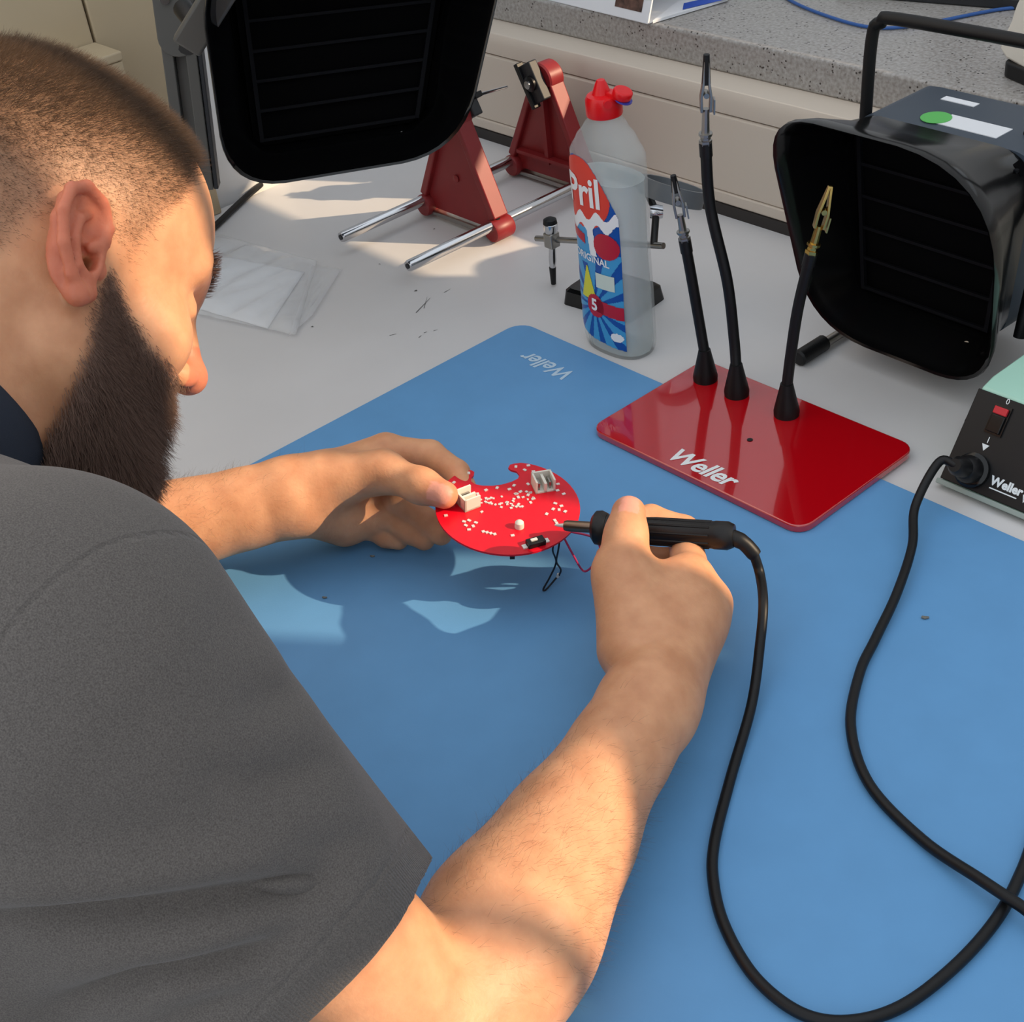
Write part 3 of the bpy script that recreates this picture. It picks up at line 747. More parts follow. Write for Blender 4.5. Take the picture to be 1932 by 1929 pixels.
MB().lathe([(0.0135, 0), (0.0135, 0.004), (0.011, 0.0055), (0.010, 0.0055)], SOC, pn, 28).build('socket', 'black_gloss', st, world=True)

# ------------------------------------------------------------------ soldering iron with its cable
T = onz(1047, 991, 0.0645); END = at(1385, 1012, 0.945); ia = (END - T).normalized()
iron = thing('soldering_iron', T, 'black soldering iron with metal barrel held in the right hand', 'soldering iron')
def ipt(s): return T + ia * s
LI = (END - T).length
MB().lathe([(0.0006, 0), (0.0016, 0.006), (0.0022, 0.009)], T, ia, 16).build('tip', 'tin', iron, world=True)
MB().lathe([(0.0034, 0.007), (0.0040, 0.009), (0.0040, 0.034)], T, ia, 20).build('barrel', 'iron_barrel', iron, world=True)
MB().lathe([(0.0085, 0.0275), (0.0118, 0.030), (0.0122, 0.034), (0.0105, 0.038)], T, ia, 28).build('guard_flange', 'black_satin', iron, world=True)
MB().lathe([(0.0098, 0.037), (0.0092, 0.048), (0.0088, 0.06), (0.0092, 0.075), (0.0094, LI - 0.014), (0.0098, LI - 0.013), (0.0098, LI - 0.004), (0.008, LI)], T, ia, 28).build('handle', 'black_satin', iron, world=True)
for k in range(10):
    a = 2 * math.pi * k / 10
    e1_ = ia.orthogonal().normalized(); e2_ = ia.cross(e1_)
    q = (e1_ * math.cos(a) + e2_ * math.sin(a)) * 0.0092
    MB().tube([ipt(0.062) + q * 0.93, ipt(0.072) + q, ipt(LI - 0.016) + q], 0.0009, 6).build('grip_rib', 'black_rubber', iron, world=True)
k0 = END
RC = 0.0034
MB().tube(spline([END - ia * 0.004, at(1402, 1024, 0.945), at(1425, 1048, 0.947)], 6), [0.0056] * 6 + [0.0052] * 6 + [0.0048], 14).build('strain_relief', 'black_rubber', iron, world=True)
cpts = [at(1422, 1045, 0.947), at(1434, 1085, 0.950), onz(1440, 1140, 0.042), onz(1434, 1215, 0.028), onz(1418, 1330, 0.012), onz(1378, 1470, 0.0062), onz(1348, 1590, 0.0062), onz(1346, 1665, 0.0062), onz(1368, 1750, 0.0062), onz(1425, 1845, 0.0062), onz(1510, 1912, 0.0062), onz(1600, 1928, 0.0062), onz(1700, 1900, 0.0062), onz(1800, 1825, 0.0062), onz(1880, 1735, 0.0062), onz(1930, 1640, 0.0062), onz(1985, 1500, 0.0062), onz(2080, 1430, 0.0062), onz(2200, 1480, 0.0062), onz(2230, 1640, 0.0065), onz(2130, 1760, 0.008), onz(2000, 1755, 0.013), onz(1920, 1706, 0.0140), onz(1850, 1660, 0.0125), onz(1740, 1585, 0.0062), onz(1640, 1480, 0.0062), onz(1605, 1370, 0.0062), onz(1622, 1270, 0.0062), onz(1652, 1205, 0.0068), onz(1692, 1120, 0.010), onz(1721, 1030, 0.014)]
pe = SOC + pn * 0.030
cpts += [onz(1727, 955, 0.020), pe + Vector((-0.012, -0.004, 0.000)), pe]
MB().tube(spline(cpts, 8), RC, 12).build('cable', 'black_rubber', iron, world=True)
MB().lathe([(0.0105, 0.004), (0.0108, 0.010), (0.0085, 0.016), (0.0075, 0.017), (0.0075, 0.028), (0.0050, 0.033)], SOC, pn, 22).build('plug', 'black_rubber', iron, world=True)

# ------------------------------------------------------------------ circuit board and its wires
PC = onz(958, 957, 0.059)
bx = Vector((0.607, 0.794, 0.0)).normalized(); by = Vector((-0.794, 0.607, 0.0))
tilt = Matrix.Rotation(math.radians(7), 3, by) @ Matrix.Rotation(math.radians(5), 3, bx)
bx = tilt @ bx; by = tilt @ by; bz = bx.cross(by)
PM = frame_matrix(bx, by, bz, PC)
pcb = thing('circuit_board', None, 'round red circuit board with bite shaped cutout held over the mat', 'circuit board', None, PM)
PR = 0.0525
outl = []
for a in range(-90, 69, 6):      # from the bottom up the right side to the right horn
    outl.append((math.cos(math.radians(a)), math.sin(math.radians(a))))
outl += [(0.26, 0.955), (0.16, 0.94), (0.10, 0.92), (0.07, 0.85), (0.10, 0.80), (0.18, 0.76), (0.215, 0.68), (0.19, 0.60), (0.09, 0.53), (-0.05, 0.475), (-0.18, 0.455), (-0.32, 0.465), (-0.42, 0.50), (-0.475, 0.57), (-0.47, 0.65), (-0.43, 0.71), (-0.42, 0.78), (-0.46, 0.82), (-0.54, 0.825)]
for a in range(128, 267, 6):
    outl.append((math.cos(math.radians(a)), math.sin(math.radians(a))))
pol = [(x * PR, y * PR) for x, y in outl]
MB().prism(pol, -0.0008, 0.0008).build('board', 'pcb_red', pcb, smooth=False)
def jst(cx, cy, rot, s=1.0):
    m = Matrix.Translation((cx, cy, 0.0008)) @ Matrix.Rotation(math.radians(rot), 4, 'Z')
    h = MB(); w, d, t = 0.0075 * s, 0.0065 * s, 0.0105 * s
    h.box((-w, -d, 0), (w, d, 0.0012), m); h.box((-w, -d, 0), (-w + 0.0014, d, t), m); h.box((w - 0.0014, -d, 0), (w, d, t), m); h.box((-w, d - 0.0014, 0), (w, d, t), m)
    h.box((-0.001, -d, 0), (0.001, d, t * 0.8), m)
    o = h.build('connector', 'conn_white', pcb, smooth=False)
    for x in (-0.0042, 0.0042):
        c = MB().box((x - 0.0007, -0.004, 0.001), (x + 0.0007, 0.003, 0.0070), m).build('contact_pin', 'steel', pcb, smooth=False)
jst(-0.029, 0.004, 118); jst(0.0275, 0.0205, 12)
MB().lathe([(0.0034, 0.0), (0.0034, 0.0025), (0.0031, 0.0045), (0.0018, 0.0058), (0.0004, 0.0062)], (0.0065, -0.0235, 0.0008), (0, 0, 1), 20).build('diode', 'conn_white', pcb)
m8 = Matrix.Translation((0.0165, -0.0425, 0.0008)) @ Matrix.Rotation(math.radians(20), 4, 'Z')
MB().box((-0.0065, -0.0035, 0), (0.0065, 0.0035, 0.0042), m8).build('slide_switch', 'black_satin', pcb, bevel=0.0004)
MB().box((-0.004, -0.0012, 0.0042), (0.001, 0.0012, 0.0056), m8).build('switch_slider', 'tin', pcb, bevel=0.0003)
for x in (-0.0085, 0.0085):
    MB().box((x - 0.0016, -0.002, 0), (x + 0.0016, 0.002, 0.0012), m8).build('switch_tab', 'tin', pcb)
MB().box((-0.0022, -0.0515, -0.0045), (0.0012, -0.048, -0.0008)).build('header_pin', 'black_satin', pcb)
pads = MB()
def pad(x, y, w=0.0012, h=0.0009, rot=0.0):
    pads.box((-w, -h, 0), (w, h, 0.0006), Matrix.Translation((x * PR, y * PR, 0.0008)) @ Matrix.Rotation(rot, 4, 'Z'))
prs = random.Random(3)
for i in range(46):              # band of small parts across the middle
    t = prs.uniform(-0.42, 0.38); pad(t, 0.10 + 0.14 * t + prs.uniform(-0.16, 0.16), prs.uniform(.0007, .0012), prs.uniform(.0006, .001), prs.uniform(0, 3))
for (x, y) in ((-0.62, -0.30), (-0.55, -0.28), (-0.60, -0.38), (-0.56, -0.47), (-0.50, -0.40), (-0.46, -0.33), (-0.86, -0.16), (-0.72, 0.55), (-0.6, 0.7), (-0.5, 0.75), (-0.68, 0.35), (0.18, 0.86), (0.30, 0.78), (0.42, 0.74), (0.36, 0.88), (0.72, 0.30), (0.80, 0.22), (0.74, 0.44), (0.62, 0.55), (0.66, 0.02), (0.74, -0.04), (0.70, -0.12), (0.62, -0.10), (0.78, -0.16), (0.52, -0.2), (0.62, -0.34), (0.64, -0.40), (-0.12, 0.40), (-0.28, 0.36), (0.12, 0.44), (0.05, 0.36), (-0.4, 0.28), (0.32, 0.46), (0.5, 0.66), (0.02, -0.62), (0.2, 0.30), (0.3, 0.22), (0.16, 0.18)):
    pad(x, y, 0.0013, 0.0010, prs.uniform(0, 3))
for k in range(4):
    pad(-0.37 + 0.05 * k, -0.52 - 0.02 * k, 0.0011, 0.0011, 0.3)
o = pads.build('solder_pads', 'tin', pcb, smooth=False); o['kind'] = 'stuff'; o['label'] = 'small white surface mount parts'
inv = PM.inverted()
def wire(pts, r, name, material):
    MB().tube(spline(pts, 8), r, 8).build(name, material, pcb, world=True)
e = onz(1047, 1027, 0.064)
wire([PM @ Vector((0.030, -0.039, -0.001)), onz(1043, 1040, 0.042), onz(1049, 1062, 0.026), onz(1036, 1092, 0.012), onz(1025, 1112, 0.0042), onz(1031, 1112, 0.0044), onz(1052, 1088, 0.012)], 0.0007, 'lead', 'wire_black')
wire([PM @ Vector((0.034, -0.038, -0.001)), onz(1053, 1040, 0.042), onz(1050, 1060, 0.029), onz(1058, 1075, 0.020), onz(1055, 1086, 0.014)], 0.0007, 'lead', 'wire_black')
wire([PM @ Vector((0.037, -0.033, -0.001)), onz(1080, 1045, 0.036), onz(1097, 1074, 0.020), onz(1108, 1077, 0.020), onz(1124, 1060, 0.028), onz(1132, 1035, 0.040), onz(1118, 1014, 0.050), PM @ Vector((0.042, -0.028, -0.001))], 0.0008, 'lead', 'wire_pink')
MB().lathe([(0.0012, 0), (0.0012, 0.003)], onz(1052, 1089, 0.012), (0.3, 0.2, 1), 8).build('lead_end', 'tin', pcb, world=True)

# ------------------------------------------------------------------ crumbs of solder on the mat
for i, (px, py, s) in enumerate(((1745, 1166, .0022), (702, 1050, .0016), (612, 1128, .0016), (1000, 1905, .0012))):
    c = onz(px, py, MT + s * 0.5); cm = MB()
    cm.tube([c - Vector((s, s * .3, 0)), c, c + Vector((s * .8, s, 0))], [s * .4, s * .55, s * .3], 6)
    tagp(cm.build('solder_crumb', 'crumb'), ['tiny grey solder crumb on the mat below the station', 'tiny dark crumb on the mat under the left palm', 'tiny dark crumb on the mat beside the sunlit patch', 'tiny crumb on the mat at the right forearm'][i], 'crumb', 'crumbs on the mat')

# ------------------------------------------------------------------ clear plastic bag
def bag_material():
    m = bpy.data.materials.new('clear_film'); m.use_nodes = True
    nt = m.node_tree; b = nt.nodes['Principled BSDF']
    b.inputs['Base Color'].default_value = (0.92, 0.93, 0.95, 1); b.inputs['Roughness'].default_value = 0.12
    b.inputs['Alpha'].default_value = 0.26
    return m
MATS['film'] = bag_material()
bag = thing('plastic_bag', onz(500, 560), 'crumpled clear plastic bag with white paper lying on the bench', 'bag')
def sheet(corners, nu, nv, amp, z, name, material, seed, nz):
    g = np.random.default_rng(seed); a, b_, c, d = [onz(*p) for p in corners]
    ph = g.uniform(0, 6.28, (5, 2)); fr_ = g.uniform(2, 9, (5, 2)); vs_ = []; fs = []
    for i in range(nu + 1):
        for j in range(nv + 1):
            u_, v_ = i / nu, j / nv
            p = (a * (1 - u_) + b_ * u_) * (1 - v_) + (d * (1 - u_) + c * u_) * v_
            h = sum(abs(math.sin(fr_[k][0] * u_ * 2 + fr_[k][1] * v_ * 2 + ph[k][0])) for k in range(5)) / 5
            edge = min(u_, 1 - u_, v_, 1 - v_); h *= amp * min(1, 0.25 + edge * 6)
            vs_.append(Vector((p.x, p.y, z + h)))
    for i in range(nu):
        for j in range(nv):
            q = i * (nv + 1) + j; fs.append((q, q + 1, q + nv + 2, q + nv + 1))
    m = MB(); m.add(vs_, fs)
    o = m.build(name, material, bag, world=True, angle=180)
    s = o.modifiers.new('thick', 'SOLIDIFY'); s.thickness = 0.0003; s.offset = 1
    return o
sheet([(380, 440), (600, 500), (560, 640), (330, 590)], 40, 30, 0.014, 0.0022, 'bag_film', 'film', 2, 1)
sheet([(590, 505), (645, 512), (590, 600), (545, 640)], 20, 16, 0.004, 0.0018, 'zip_flap', 'film', 5, 1)
sheet([(400, 480), (575, 515), (505, 622), (340, 575)], 24, 20, 0.004, 0.0008, 'paper_slip', 'white_paper', 8, 1)

# ------------------------------------------------------------------ things on the window sill
cal = thing('desk_calendar', onz(1215, 45, SILL_Z), 'white tent shaped desk calendar with photo strip on the sill', 'calendar')
c0 = onz(1222, 46, SILL_Z); 
A_ = onz(1040, 2, SILL_Z); dirx = (A_ - c0).normalized(); diry = Vector((dirx.y, -dirx.x, 0))
if diry.y < 0: diry = -diry
L_ = 0.20
def cpt(s, t, z): return c0 + dirx * s + diry * t + Vector((0, 0, z))
MB().add([cpt(0, 0, 0.0008), cpt(L_, 0, 0.0008), cpt(L_, 0.045, 0.13), cpt(0, 0.045, 0.13), cpt(0, 0.002, 0.0008), cpt(L_, 0.002, 0.0008), cpt(L_, 0.047, 0.13), cpt(0, 0.047, 0.13)], [(0, 1, 2, 3), (7, 6, 5, 4), (0, 4, 5, 1), (1, 5, 6, 2), (2, 6, 7, 3), (3, 7, 4, 0)]).build('front_sheet', 'white_paper', cal, world=True)
MB().add([cpt(0, 0.095, 0.0008), cpt(L_, 0.095, 0.0008), cpt(L_, 0.049, 0.13), cpt(0, 0.049, 0.13), cpt(0, 0.097, 0.0008), cpt(L_, 0.097, 0.0008), cpt(L_, 0.051, 0.13), cpt(0, 0.051, 0.13)], [(0, 1, 2, 3), (7, 6, 5, 4), (0, 4, 5, 1), (1, 5, 6, 2), (2, 6, 7, 3), (3, 7, 4, 0)]).build('back_sheet', 'white_paper', cal, world=True)
MB().add([cpt(0.0, 0.0, 0.0006), cpt(L_, 0.0, 0.0006), cpt(L_, 0.096, 0.0006), cpt(0, 0.096, 0.0006), cpt(0, 0, 0.0002), cpt(L_, 0, 0.0002), cpt(L_, 0.096, 0.0002), cpt(0, 0.096, 0.0002)], [(0, 1, 2, 3), (7, 6, 5, 4), (0, 4, 5, 1), (1, 5, 6, 2), (2, 6, 7, 3), (3, 7, 4, 0)]).build('base_sheet', 'white_paper', cal, world=True)
def on_front(s, h, off=0.0006): return cpt(s, h * 0.045 / 0.13 - off, h)
def strip(name, s0, s1, h0, h1, material):
    flat_build([on_front(s0, h0), on_front(s1, h0), on_front(s1, h1), on_front(s0, h1)], [(0, 1, 2, 3)], name, material, cal, world=True)
strip('photo_print', 0.012, 0.055, 0.010, 0.06, 'brown_print')
strip('blue_line', 0.075, 0.19, 0.02, 0.024, 'blue_print')
pap = thing('folded_leaflet', onz(1300, 20, SILL_Z), 'folded white and blue leaflet lying beside the calendar', 'leaflet')
q = [onz(1232, 44, SILL_Z + .001), onz(1280, 6, SILL_Z + .001), onz(1400, -30, SILL_Z + .001), onz(1372, 2, SILL_Z + .001)]
mlf = MB(); mlf.add(q + [p + Vector((0, 0, 0.003)) for p in q], [(3, 2, 1, 0), (4, 5, 6, 7), (0, 1, 5, 4), (1, 2, 6, 5), (2, 3, 7, 6), (3, 0, 4, 7)]); mlf.build('paper_sheet', 'white_paper', pap, world=True)
qb = [q[0] * 0.30 + q[3] * 0.70, q[0] * 0.0 + q[3] * 1.0, q[2], q[2] * 0.7 + q[1] * 0.3]
za = Vector((0, 0, 0.0034))
w0 = [onz(1288, 18, SILL_Z + .0046), onz(1372, -2, SILL_Z + .0046), onz(1378, -14, SILL_Z + .0046), onz(1290, 6, SILL_Z + .0046)]
flat_build(w0, [(0, 1, 2, 3)], 'blue_band', 'blue_print', pap, world=True)

bc = MB(); bc.tube(spline([onz(1440, -40, SILL_Z + .0022), onz(1490, 0, SILL_Z + .0022), onz(1560, 30, SILL_Z + .0022), onz(1640, 51, SILL_Z + .0022), onz(1720, 49, SILL_Z + .0022), onz(1850, 24, SILL_Z + .0022), onz(1900, 16, SILL_Z + .0022), onz(1990, 8, SILL_Z + .0022)], 8), 0.0018, 10)
tagp(bc.build('network_cable', 'blue_cable'), 'thin blue network cable curving across the stone sill', 'cable')

mn = thing('monitor_foot', onz(1760, -20, SILL_Z), 'dark grey monitor foot at the back of the sill', 'monitor')
ma, mb_ = onz(1570, -8, SILL_Z), onz(1990, 26, SILL_Z); md = (mb_ - ma).normalized(); mp = Vector((-md.y, md.x, 0))
if mp.y < 0: mp = -mp
FMN = frame_matrix(md, mp, Vector((0, 0, 1)) if md.cross(mp).z > 0 else Vector((0, 0, -1)), ma)
Lm = (mb_ - ma).length
MB().prism(rrect(0, 0, Lm, 0.14, 0.012), 0.0, 0.012, FMN).build('foot_plate', 'grey_dark', mn, world=True, bevel=0.002)
MB().box((Lm / 2 - 0.03, 0.05, 0.012), (Lm / 2 + 0.03, 0.08, 0.20), FMN).build('neck', 'grey_dark', mn, world=True, bevel=0.003)

dv_ = thing('tape_dispenser', onz(1935, 150, SILL_Z), 'cream desk tape dispenser with black base at the sill edge', 'dispenser')
d0 = onz(1884, 142, SILL_Z)
FD = Matrix.Translation(d0) @ Matrix.Rotation(math.radians(-20), 4, 'Z')
MB().prism(rrect(0.0, 0.0, 0.14, 0.055, 0.012), 0.0, 0.014, FD).build('base', 'black_rubber', dv_, world=True, bevel=0.002)
FV = FD @ frame_matrix(Vector((1, 0, 0)), Vector((0, 0, 1)), Vector((0, -1, 0)), (0, 0.050, 0.0145))
pr_ = [(0.001, 0.0), (0.138, 0.0), (0.138, 0.03), (0.11, 0.06), (0.075, 0.078), (0.04, 0.076), (0.015, 0.062), (0.003, 0.035)]
pr2 = [(p.x, p.y) for p in spline([Vector((x, y, 0)) for x, y in pr_], 4, True)]
MB().prism(pr2, 0.0, 0.045, FV).build('shell', 'white_plastic', dv_, world=True, bevel=0.003)
MB().lathe([(0.016, 0), (0.022, 0.0012), (0.024, 0.0)], FV @ Vector((0.050, 0.040, 0.0455)), (FV.to_3x3() @ Vector((0, 0, 1))), 32).build('spool_ring', 'white_paper', dv_, world=True)

# ------------------------------------------------------------------ the man at the bench
def A(p): return np.array(p[:], dtype=np.float32)
class Field:
    """signed distance grid; shapes are blended in locally, then turned into one mesh"""
    def __init__(s, lo, hi, h):
        s.lo = np.array(lo, np.float32); s.h = h
        s.n = np.ceil((np.array(hi) - s.lo) / h).astype(int) + 1
        s.F = np.full(s.n, 0.06, np.float32)
    def block(s, lo, hi):
        a = np.clip(np.floor((np.array(lo) - s.lo) / s.h).astype(int), 0, s.n - 1); b = np.clip(np.ceil((np.array(hi) - s.lo) / s.h).astype(int) + 1, 1, s.n)
        sl = tuple(slice(i, j) for i, j in zip(a, b))
        g = [(s.lo[k] + s.h * np.arange(a[k], b[k])).astype(np.float32) for k in range(3)]
        return sl, g[0][:, None, None], g[1][None, :, None], g[2][None, None, :]
    def put(s, lo, hi, fn, k=0.0, op='u'):
        sl, X, Y, Z = s.block(lo, hi)
        d = fn(X, Y, Z); f = s.F[sl]
        s.F[sl] = smin(f, d, k) if op == 'u' else -smin(-f, d, k)   # 'u' union, else subtract
    def cone(s, a, b, r1, r2, k=0.01, op='u'):
        a = A(a); b = A(b); m = max(r1, r2) + max(k, 0.004) + 0.004
        s.put(np.minimum(a, b) - m, np.maximum(a, b) + m, lambda X, Y, Z: d_cone(X, Y, Z, a, b, r1, r2), k, op)
    def ell(s, c, rad, M=None, k=0.01, op='u'):
        c = A(c); m = max(rad) + max(k, 0.004) + 0.004
        s.put(c - m, c + m, lambda X, Y, Z: d_ell(X, Y, Z, c, rad, M), k, op)
    def mesh(s):
        return surface_nets(s.F, s.lo, s.h)
def smin(a, b, k):
    if k <= 0: return np.minimum(a, b)
    h = np.maximum(k - np.abs(a - b), 0) / k
    return np.minimum(a, b) - h * h * (k * 0.25)
def d_cone(X, Y, Z, a, b, r1, r2):
    v = b - a; l2 = float(v @ v) + 1e-12
    t = np.clip(((X - a[0]) * v[0] + (Y - a[1]) * v[1] + (Z - a[2]) * v[2]) / l2, 0, 1)
    return np.sqrt((X - a[0] - t * v[0]) ** 2 + (Y - a[1] - t * v[1]) ** 2 + (Z - a[2] - t * v[2]) ** 2) - (r1 + (r2 - r1) * t)
def d_ell(X, Y, Z, c, rad, M):
    x, y, z = X - c[0], Y - c[1], Z - c[2]
    if M is not None:
        x, y, z = (x * M[0][0] + y * M[0][1] + z * M[0][2], x * M[1][0] + y * M[1][1] + z * M[1][2], x * M[2][0] + y * M[2][1] + z * M[2][2])
    k0 = np.sqrt((x / rad[0]) ** 2 + (y / rad[1]) ** 2 + (z / rad[2]) ** 2)
    k1 = np.sqrt((x / rad[0] ** 2) ** 2 + (y / rad[1] ** 2) ** 2 + (z / rad[2] ** 2) ** 2) + 1e-9
    return k0 * (k0 - 1) / k1
def surface_nets(F, lo, h):
    S = F < 0
    nx, ny, nz = F.shape
    cnt = np.zeros((nx - 1, ny - 1, nz - 1), np.int8)
    for i in (0, 1):
        for j in (0, 1):
            for k in (0, 1):
                cnt += S[i:nx - 1 + i, j:ny - 1 + j, k:nz - 1 + k]
    act = np.argwhere((cnt > 0) & (cnt < 8)); del cnt
    ci, cj, ck = act.T
    cv = np.stack([F[ci + i, cj + j, ck + k] for i in (0, 1) for j in (0, 1) for k in (0, 1)], 1)
    cor = np.array([(i, j, k) for i in (0, 1) for j in (0, 1) for k in (0, 1)], np.float32)
    acc = np.zeros((len(act), 3), np.float32); num = np.zeros(len(act), np.float32)
    for a in range(8):
        for b in range(a + 1, 8):
            if np.abs(cor[a] - cor[b]).sum() == 1:
                m = (cv[:, a] < 0) != (cv[:, b] < 0)
                t = cv[m, a] / (cv[m, a] - cv[m, b])
                acc[m] += cor[a] + t[:, None] * (cor[b] - cor[a]); num[m] += 1
    V = lo + h * (act + acc / num[:, None])
    idm = np.full((nx, ny, nz), -1, np.int32); idm[ci, cj, ck] = np.arange(len(act))
    quads = []
    for ax in range(3):
        s0 = [slice(None)] * 3; s1 = [slice(None)] * 3; s0[ax] = slice(0, -1); s1[ax] = slice(1, None)
        e = np.argwhere(S[tuple(s0)] != S[tuple(s1)])
        o = [k for k in range(3) if k != ax]
        e = e[(e[:, o[0]] > 0) & (e[:, o[1]] > 0) & (e[:, o[0]] < F.shape[o[0]] - 1) & (e[:, o[1]] < F.shape[o[1]] - 1)]
        ins = S[e[:, 0], e[:, 1], e[:, 2]]
        u = np.zeros(3, int); v = np.zeros(3, int); u[o[0]] = 1; v[o[1]] = 1
        q = np.stack([idm[tuple((e - du * u - dv * v).T)] for du, dv in ((0, 0), (1, 0), (1, 1), (0, 1))], 1)
        flip = ins if ax != 1 else ~ins
        q[~flip] = q[~flip][:, ::-1]
        quads.append(q)
    Q = np.concatenate(quads); Q = Q[(Q >= 0).all(1)]
    return V.astype(np.float32), Q
def np_mesh(name, V, Q, material, parent, smooth=True):
    me = bpy.data.meshes.new(name); k = Q.shape[1]
    me.vertices.add(len(V)); me.vertices.foreach_set('co', np.ascontiguousarray(V, np.float32).ravel())
    me.loops.add(Q.size); me.loops.foreach_set('vertex_index', np.ascontiguousarray(Q, np.int32).ravel())
    me.polygons.add(len(Q)); me.polygons.foreach_set('loop_start', np.arange(0, Q.size, k, dtype=np.int32))
    me.update(calc_edges=True); me.validate()
    if smooth: me.shade_smooth()
    me.materials.append(MATS[material] if isinstance(material, str) else material)
    o = bpy.data.objects.new(name, me); COL.objects.link(o); o.parent = parent; PARTS.append((parent, name, o))
    return o
def vnormals(V, Q):
    N = np.zeros_like(V); d1 = V[Q[:, 2]] - V[Q[:, 0]]; d2 = V[Q[:, 3]] - V[Q[:, 1]] if Q.shape[1] == 4 else V[Q[:, 1]] - V[Q[:, 0]]
    fn = np.cross(d1, d2)
    for i in range(Q.shape[1]): np.add.at(N, Q[:, i], fn)
    return N / (np.linalg.norm(N, axis=1, keepdims=True) + 1e-12)
def attr(o, name, vals):
    a = o.data.attributes.new(name, 'FLOAT', 'POINT'); a.data.foreach_set('value', np.ascontiguousarray(vals, np.float32))
def sstep(a, b, x):
    t = np.clip((x - a) / (b - a), 0, 1); return t * t * (3 - 2 * t)

# --- head frame: rows forward, up, right
H_YAW, H_PIT, H_ROL = math.radians(-11.6), math.radians(40.9), math.radians(35.0)
HC = np.array((-0.727, 0.243, 0.329), np.float32)
hf = np.array((-math.sin(H_YAW) * math.cos(H_PIT), math.cos(H_YAW) * math.cos(H_PIT), -math.sin(H_PIT)))
hr = np.cross(hf, (0, 0, 1.0)); hr /= np.linalg.norm(hr); hu = np.cross(hr, hf)
hr, hu = math.cos(H_ROL) * hr + math.sin(H_ROL) * hu, -math.sin(H_ROL) * hr + math.cos(H_ROL) * hu
HM = np.array((hf, hu, hr), np.float32)
HS = 0.969
def HL(f, u, r=0.0): return HC + HS * (np.array((f, u, r), np.float32) @ HM)

body = Field((-1.04, -0.16, -0.24), (-0.27, 0.59, 0.47), 0.0018)
# torso and arms
SR, SL = A((-0.474, 0.120, 0.272)), A((-0.880, 0.050, 0.245))
ER, EL = A(at(838, 1995, 0.695)), A((-0.900, 0.215, 0.052))
ER[2] = 0.046
WR, WL = A(at(1222, 1335, 0.845)), A(at(548, 938, 1.058))
NB = A((-0.685, 0.088, 0.262))
body.cone(SR + A((-.03, -.01, .0)), SL + A((.03, 0, 0)), 0.052, 0.052, 0.03)
body.cone((-0.59, 0.05, 0.16), (-0.63, -0.09, -0.18), 0.095, 0.10, 0.05)
body.cone((-0.75, 0.04, 0.16), (-0.74, -0.10, -0.18), 0.095, 0.10, 0.05)
body.cone(NB, HL(-0.022, -0.045), 0.060, 0.056, 0.03)
body.cone(NB + A((0.05, 0, -0.02)), HL(-0.03, -0.03), 0.045, 0.040, 0.03)
for S_, E_, W_, sd in ((SR, ER, WR, 1), (SL, EL, WL, -1)):
    body.cone(S_, S_ + (E_ - S_) * 0.55, 0.048, 0.043, 0.02)
    body.cone(S_ + (E_ - S_) * 0.5, E_, 0.043, 0.037, 0.02)
    mid = E_ + (W_ - E_) * 0.28
    body.cone(E_, mid, 0.038, 0.043, 0.02)
    body.cone(mid, W_, 0.042, 0.0265, 0.02)
    body.cone(E_ + (W_ - E_) * 0.85, W_ + (W_ - E_) * 0.04, 0.027, 0.026, 0.012)
body.cone(ER + (WR - ER) * 0.2 + A((0.008, 0.0, 0.004)), ER + (WR - ER) * 0.55 + A((0.002, 0, 0)), 0.032, 0.026, 0.03)

# hands: pixel, pixel, depth give each joint its place
def P3(t): return A(at(*t))
def finger(F_, joints, radii, k=0.0035):
    pts = [P3(j) for j in joints]
    for a, b, r1, r2 in zip(pts, pts[1:], radii, radii[1:]):
        F_.cone(a, b, r1, r2, k)
    return pts
# right hand
RHm = {'i': (1303, 1088, .930), 'm': (1338, 1138, .922), 'r': (1326, 1186, .922), 'p': (1296, 1226, .922)}
for kx, r2 in (('i', .0150), ('m', .0155), ('r', .0145), ('p', .0130)):
    body.cone(WR, P3(RHm[kx]), 0.0225, r2, 0.014)
body.cone(P3((1215, 1180, .890)), P3((1290, 1160, .907)), 0.022, 0.020, 0.018)
thR = [(1190, 1225, .878), (1170, 1078, .909), (1181, 1012, .924), (1186, 968, .934)]
for a, b, r1, r2 in zip(thR, thR[1:], (.0215, .0165, .0128), (.0160, .0128, .0115)):
    body.cone(P3(a), P3(b), r1, r2, 0.010)
body.cone(P3((1200, 1120, .906)), P3((1262, 1110, .918)), 0.016, 0.015, 0.022)
finger(body, [RHm['i'], (1290, 1002, .990), (1228, 978, .990), (1180, 985, .982)], [.0135, .0108, .0095, .0085])
finger(body, [RHm['m'], (1300, 1062, .990), (1215, 1056, .990), (1146, 1050, .976)], [.0135, .0105, .0095, .0082])
finger(body, [RHm['r'], (1295, 1118, .995), (1225, 1115, .992), (1178, 1118, .980)], [.0130, .0100, .0090, .0080])
finger(body, [RHm['p'], (1278, 1168, .982), (1225, 1170, .980), (1192, 1178, .970)], [.0115, .0090, .0080, .0072])
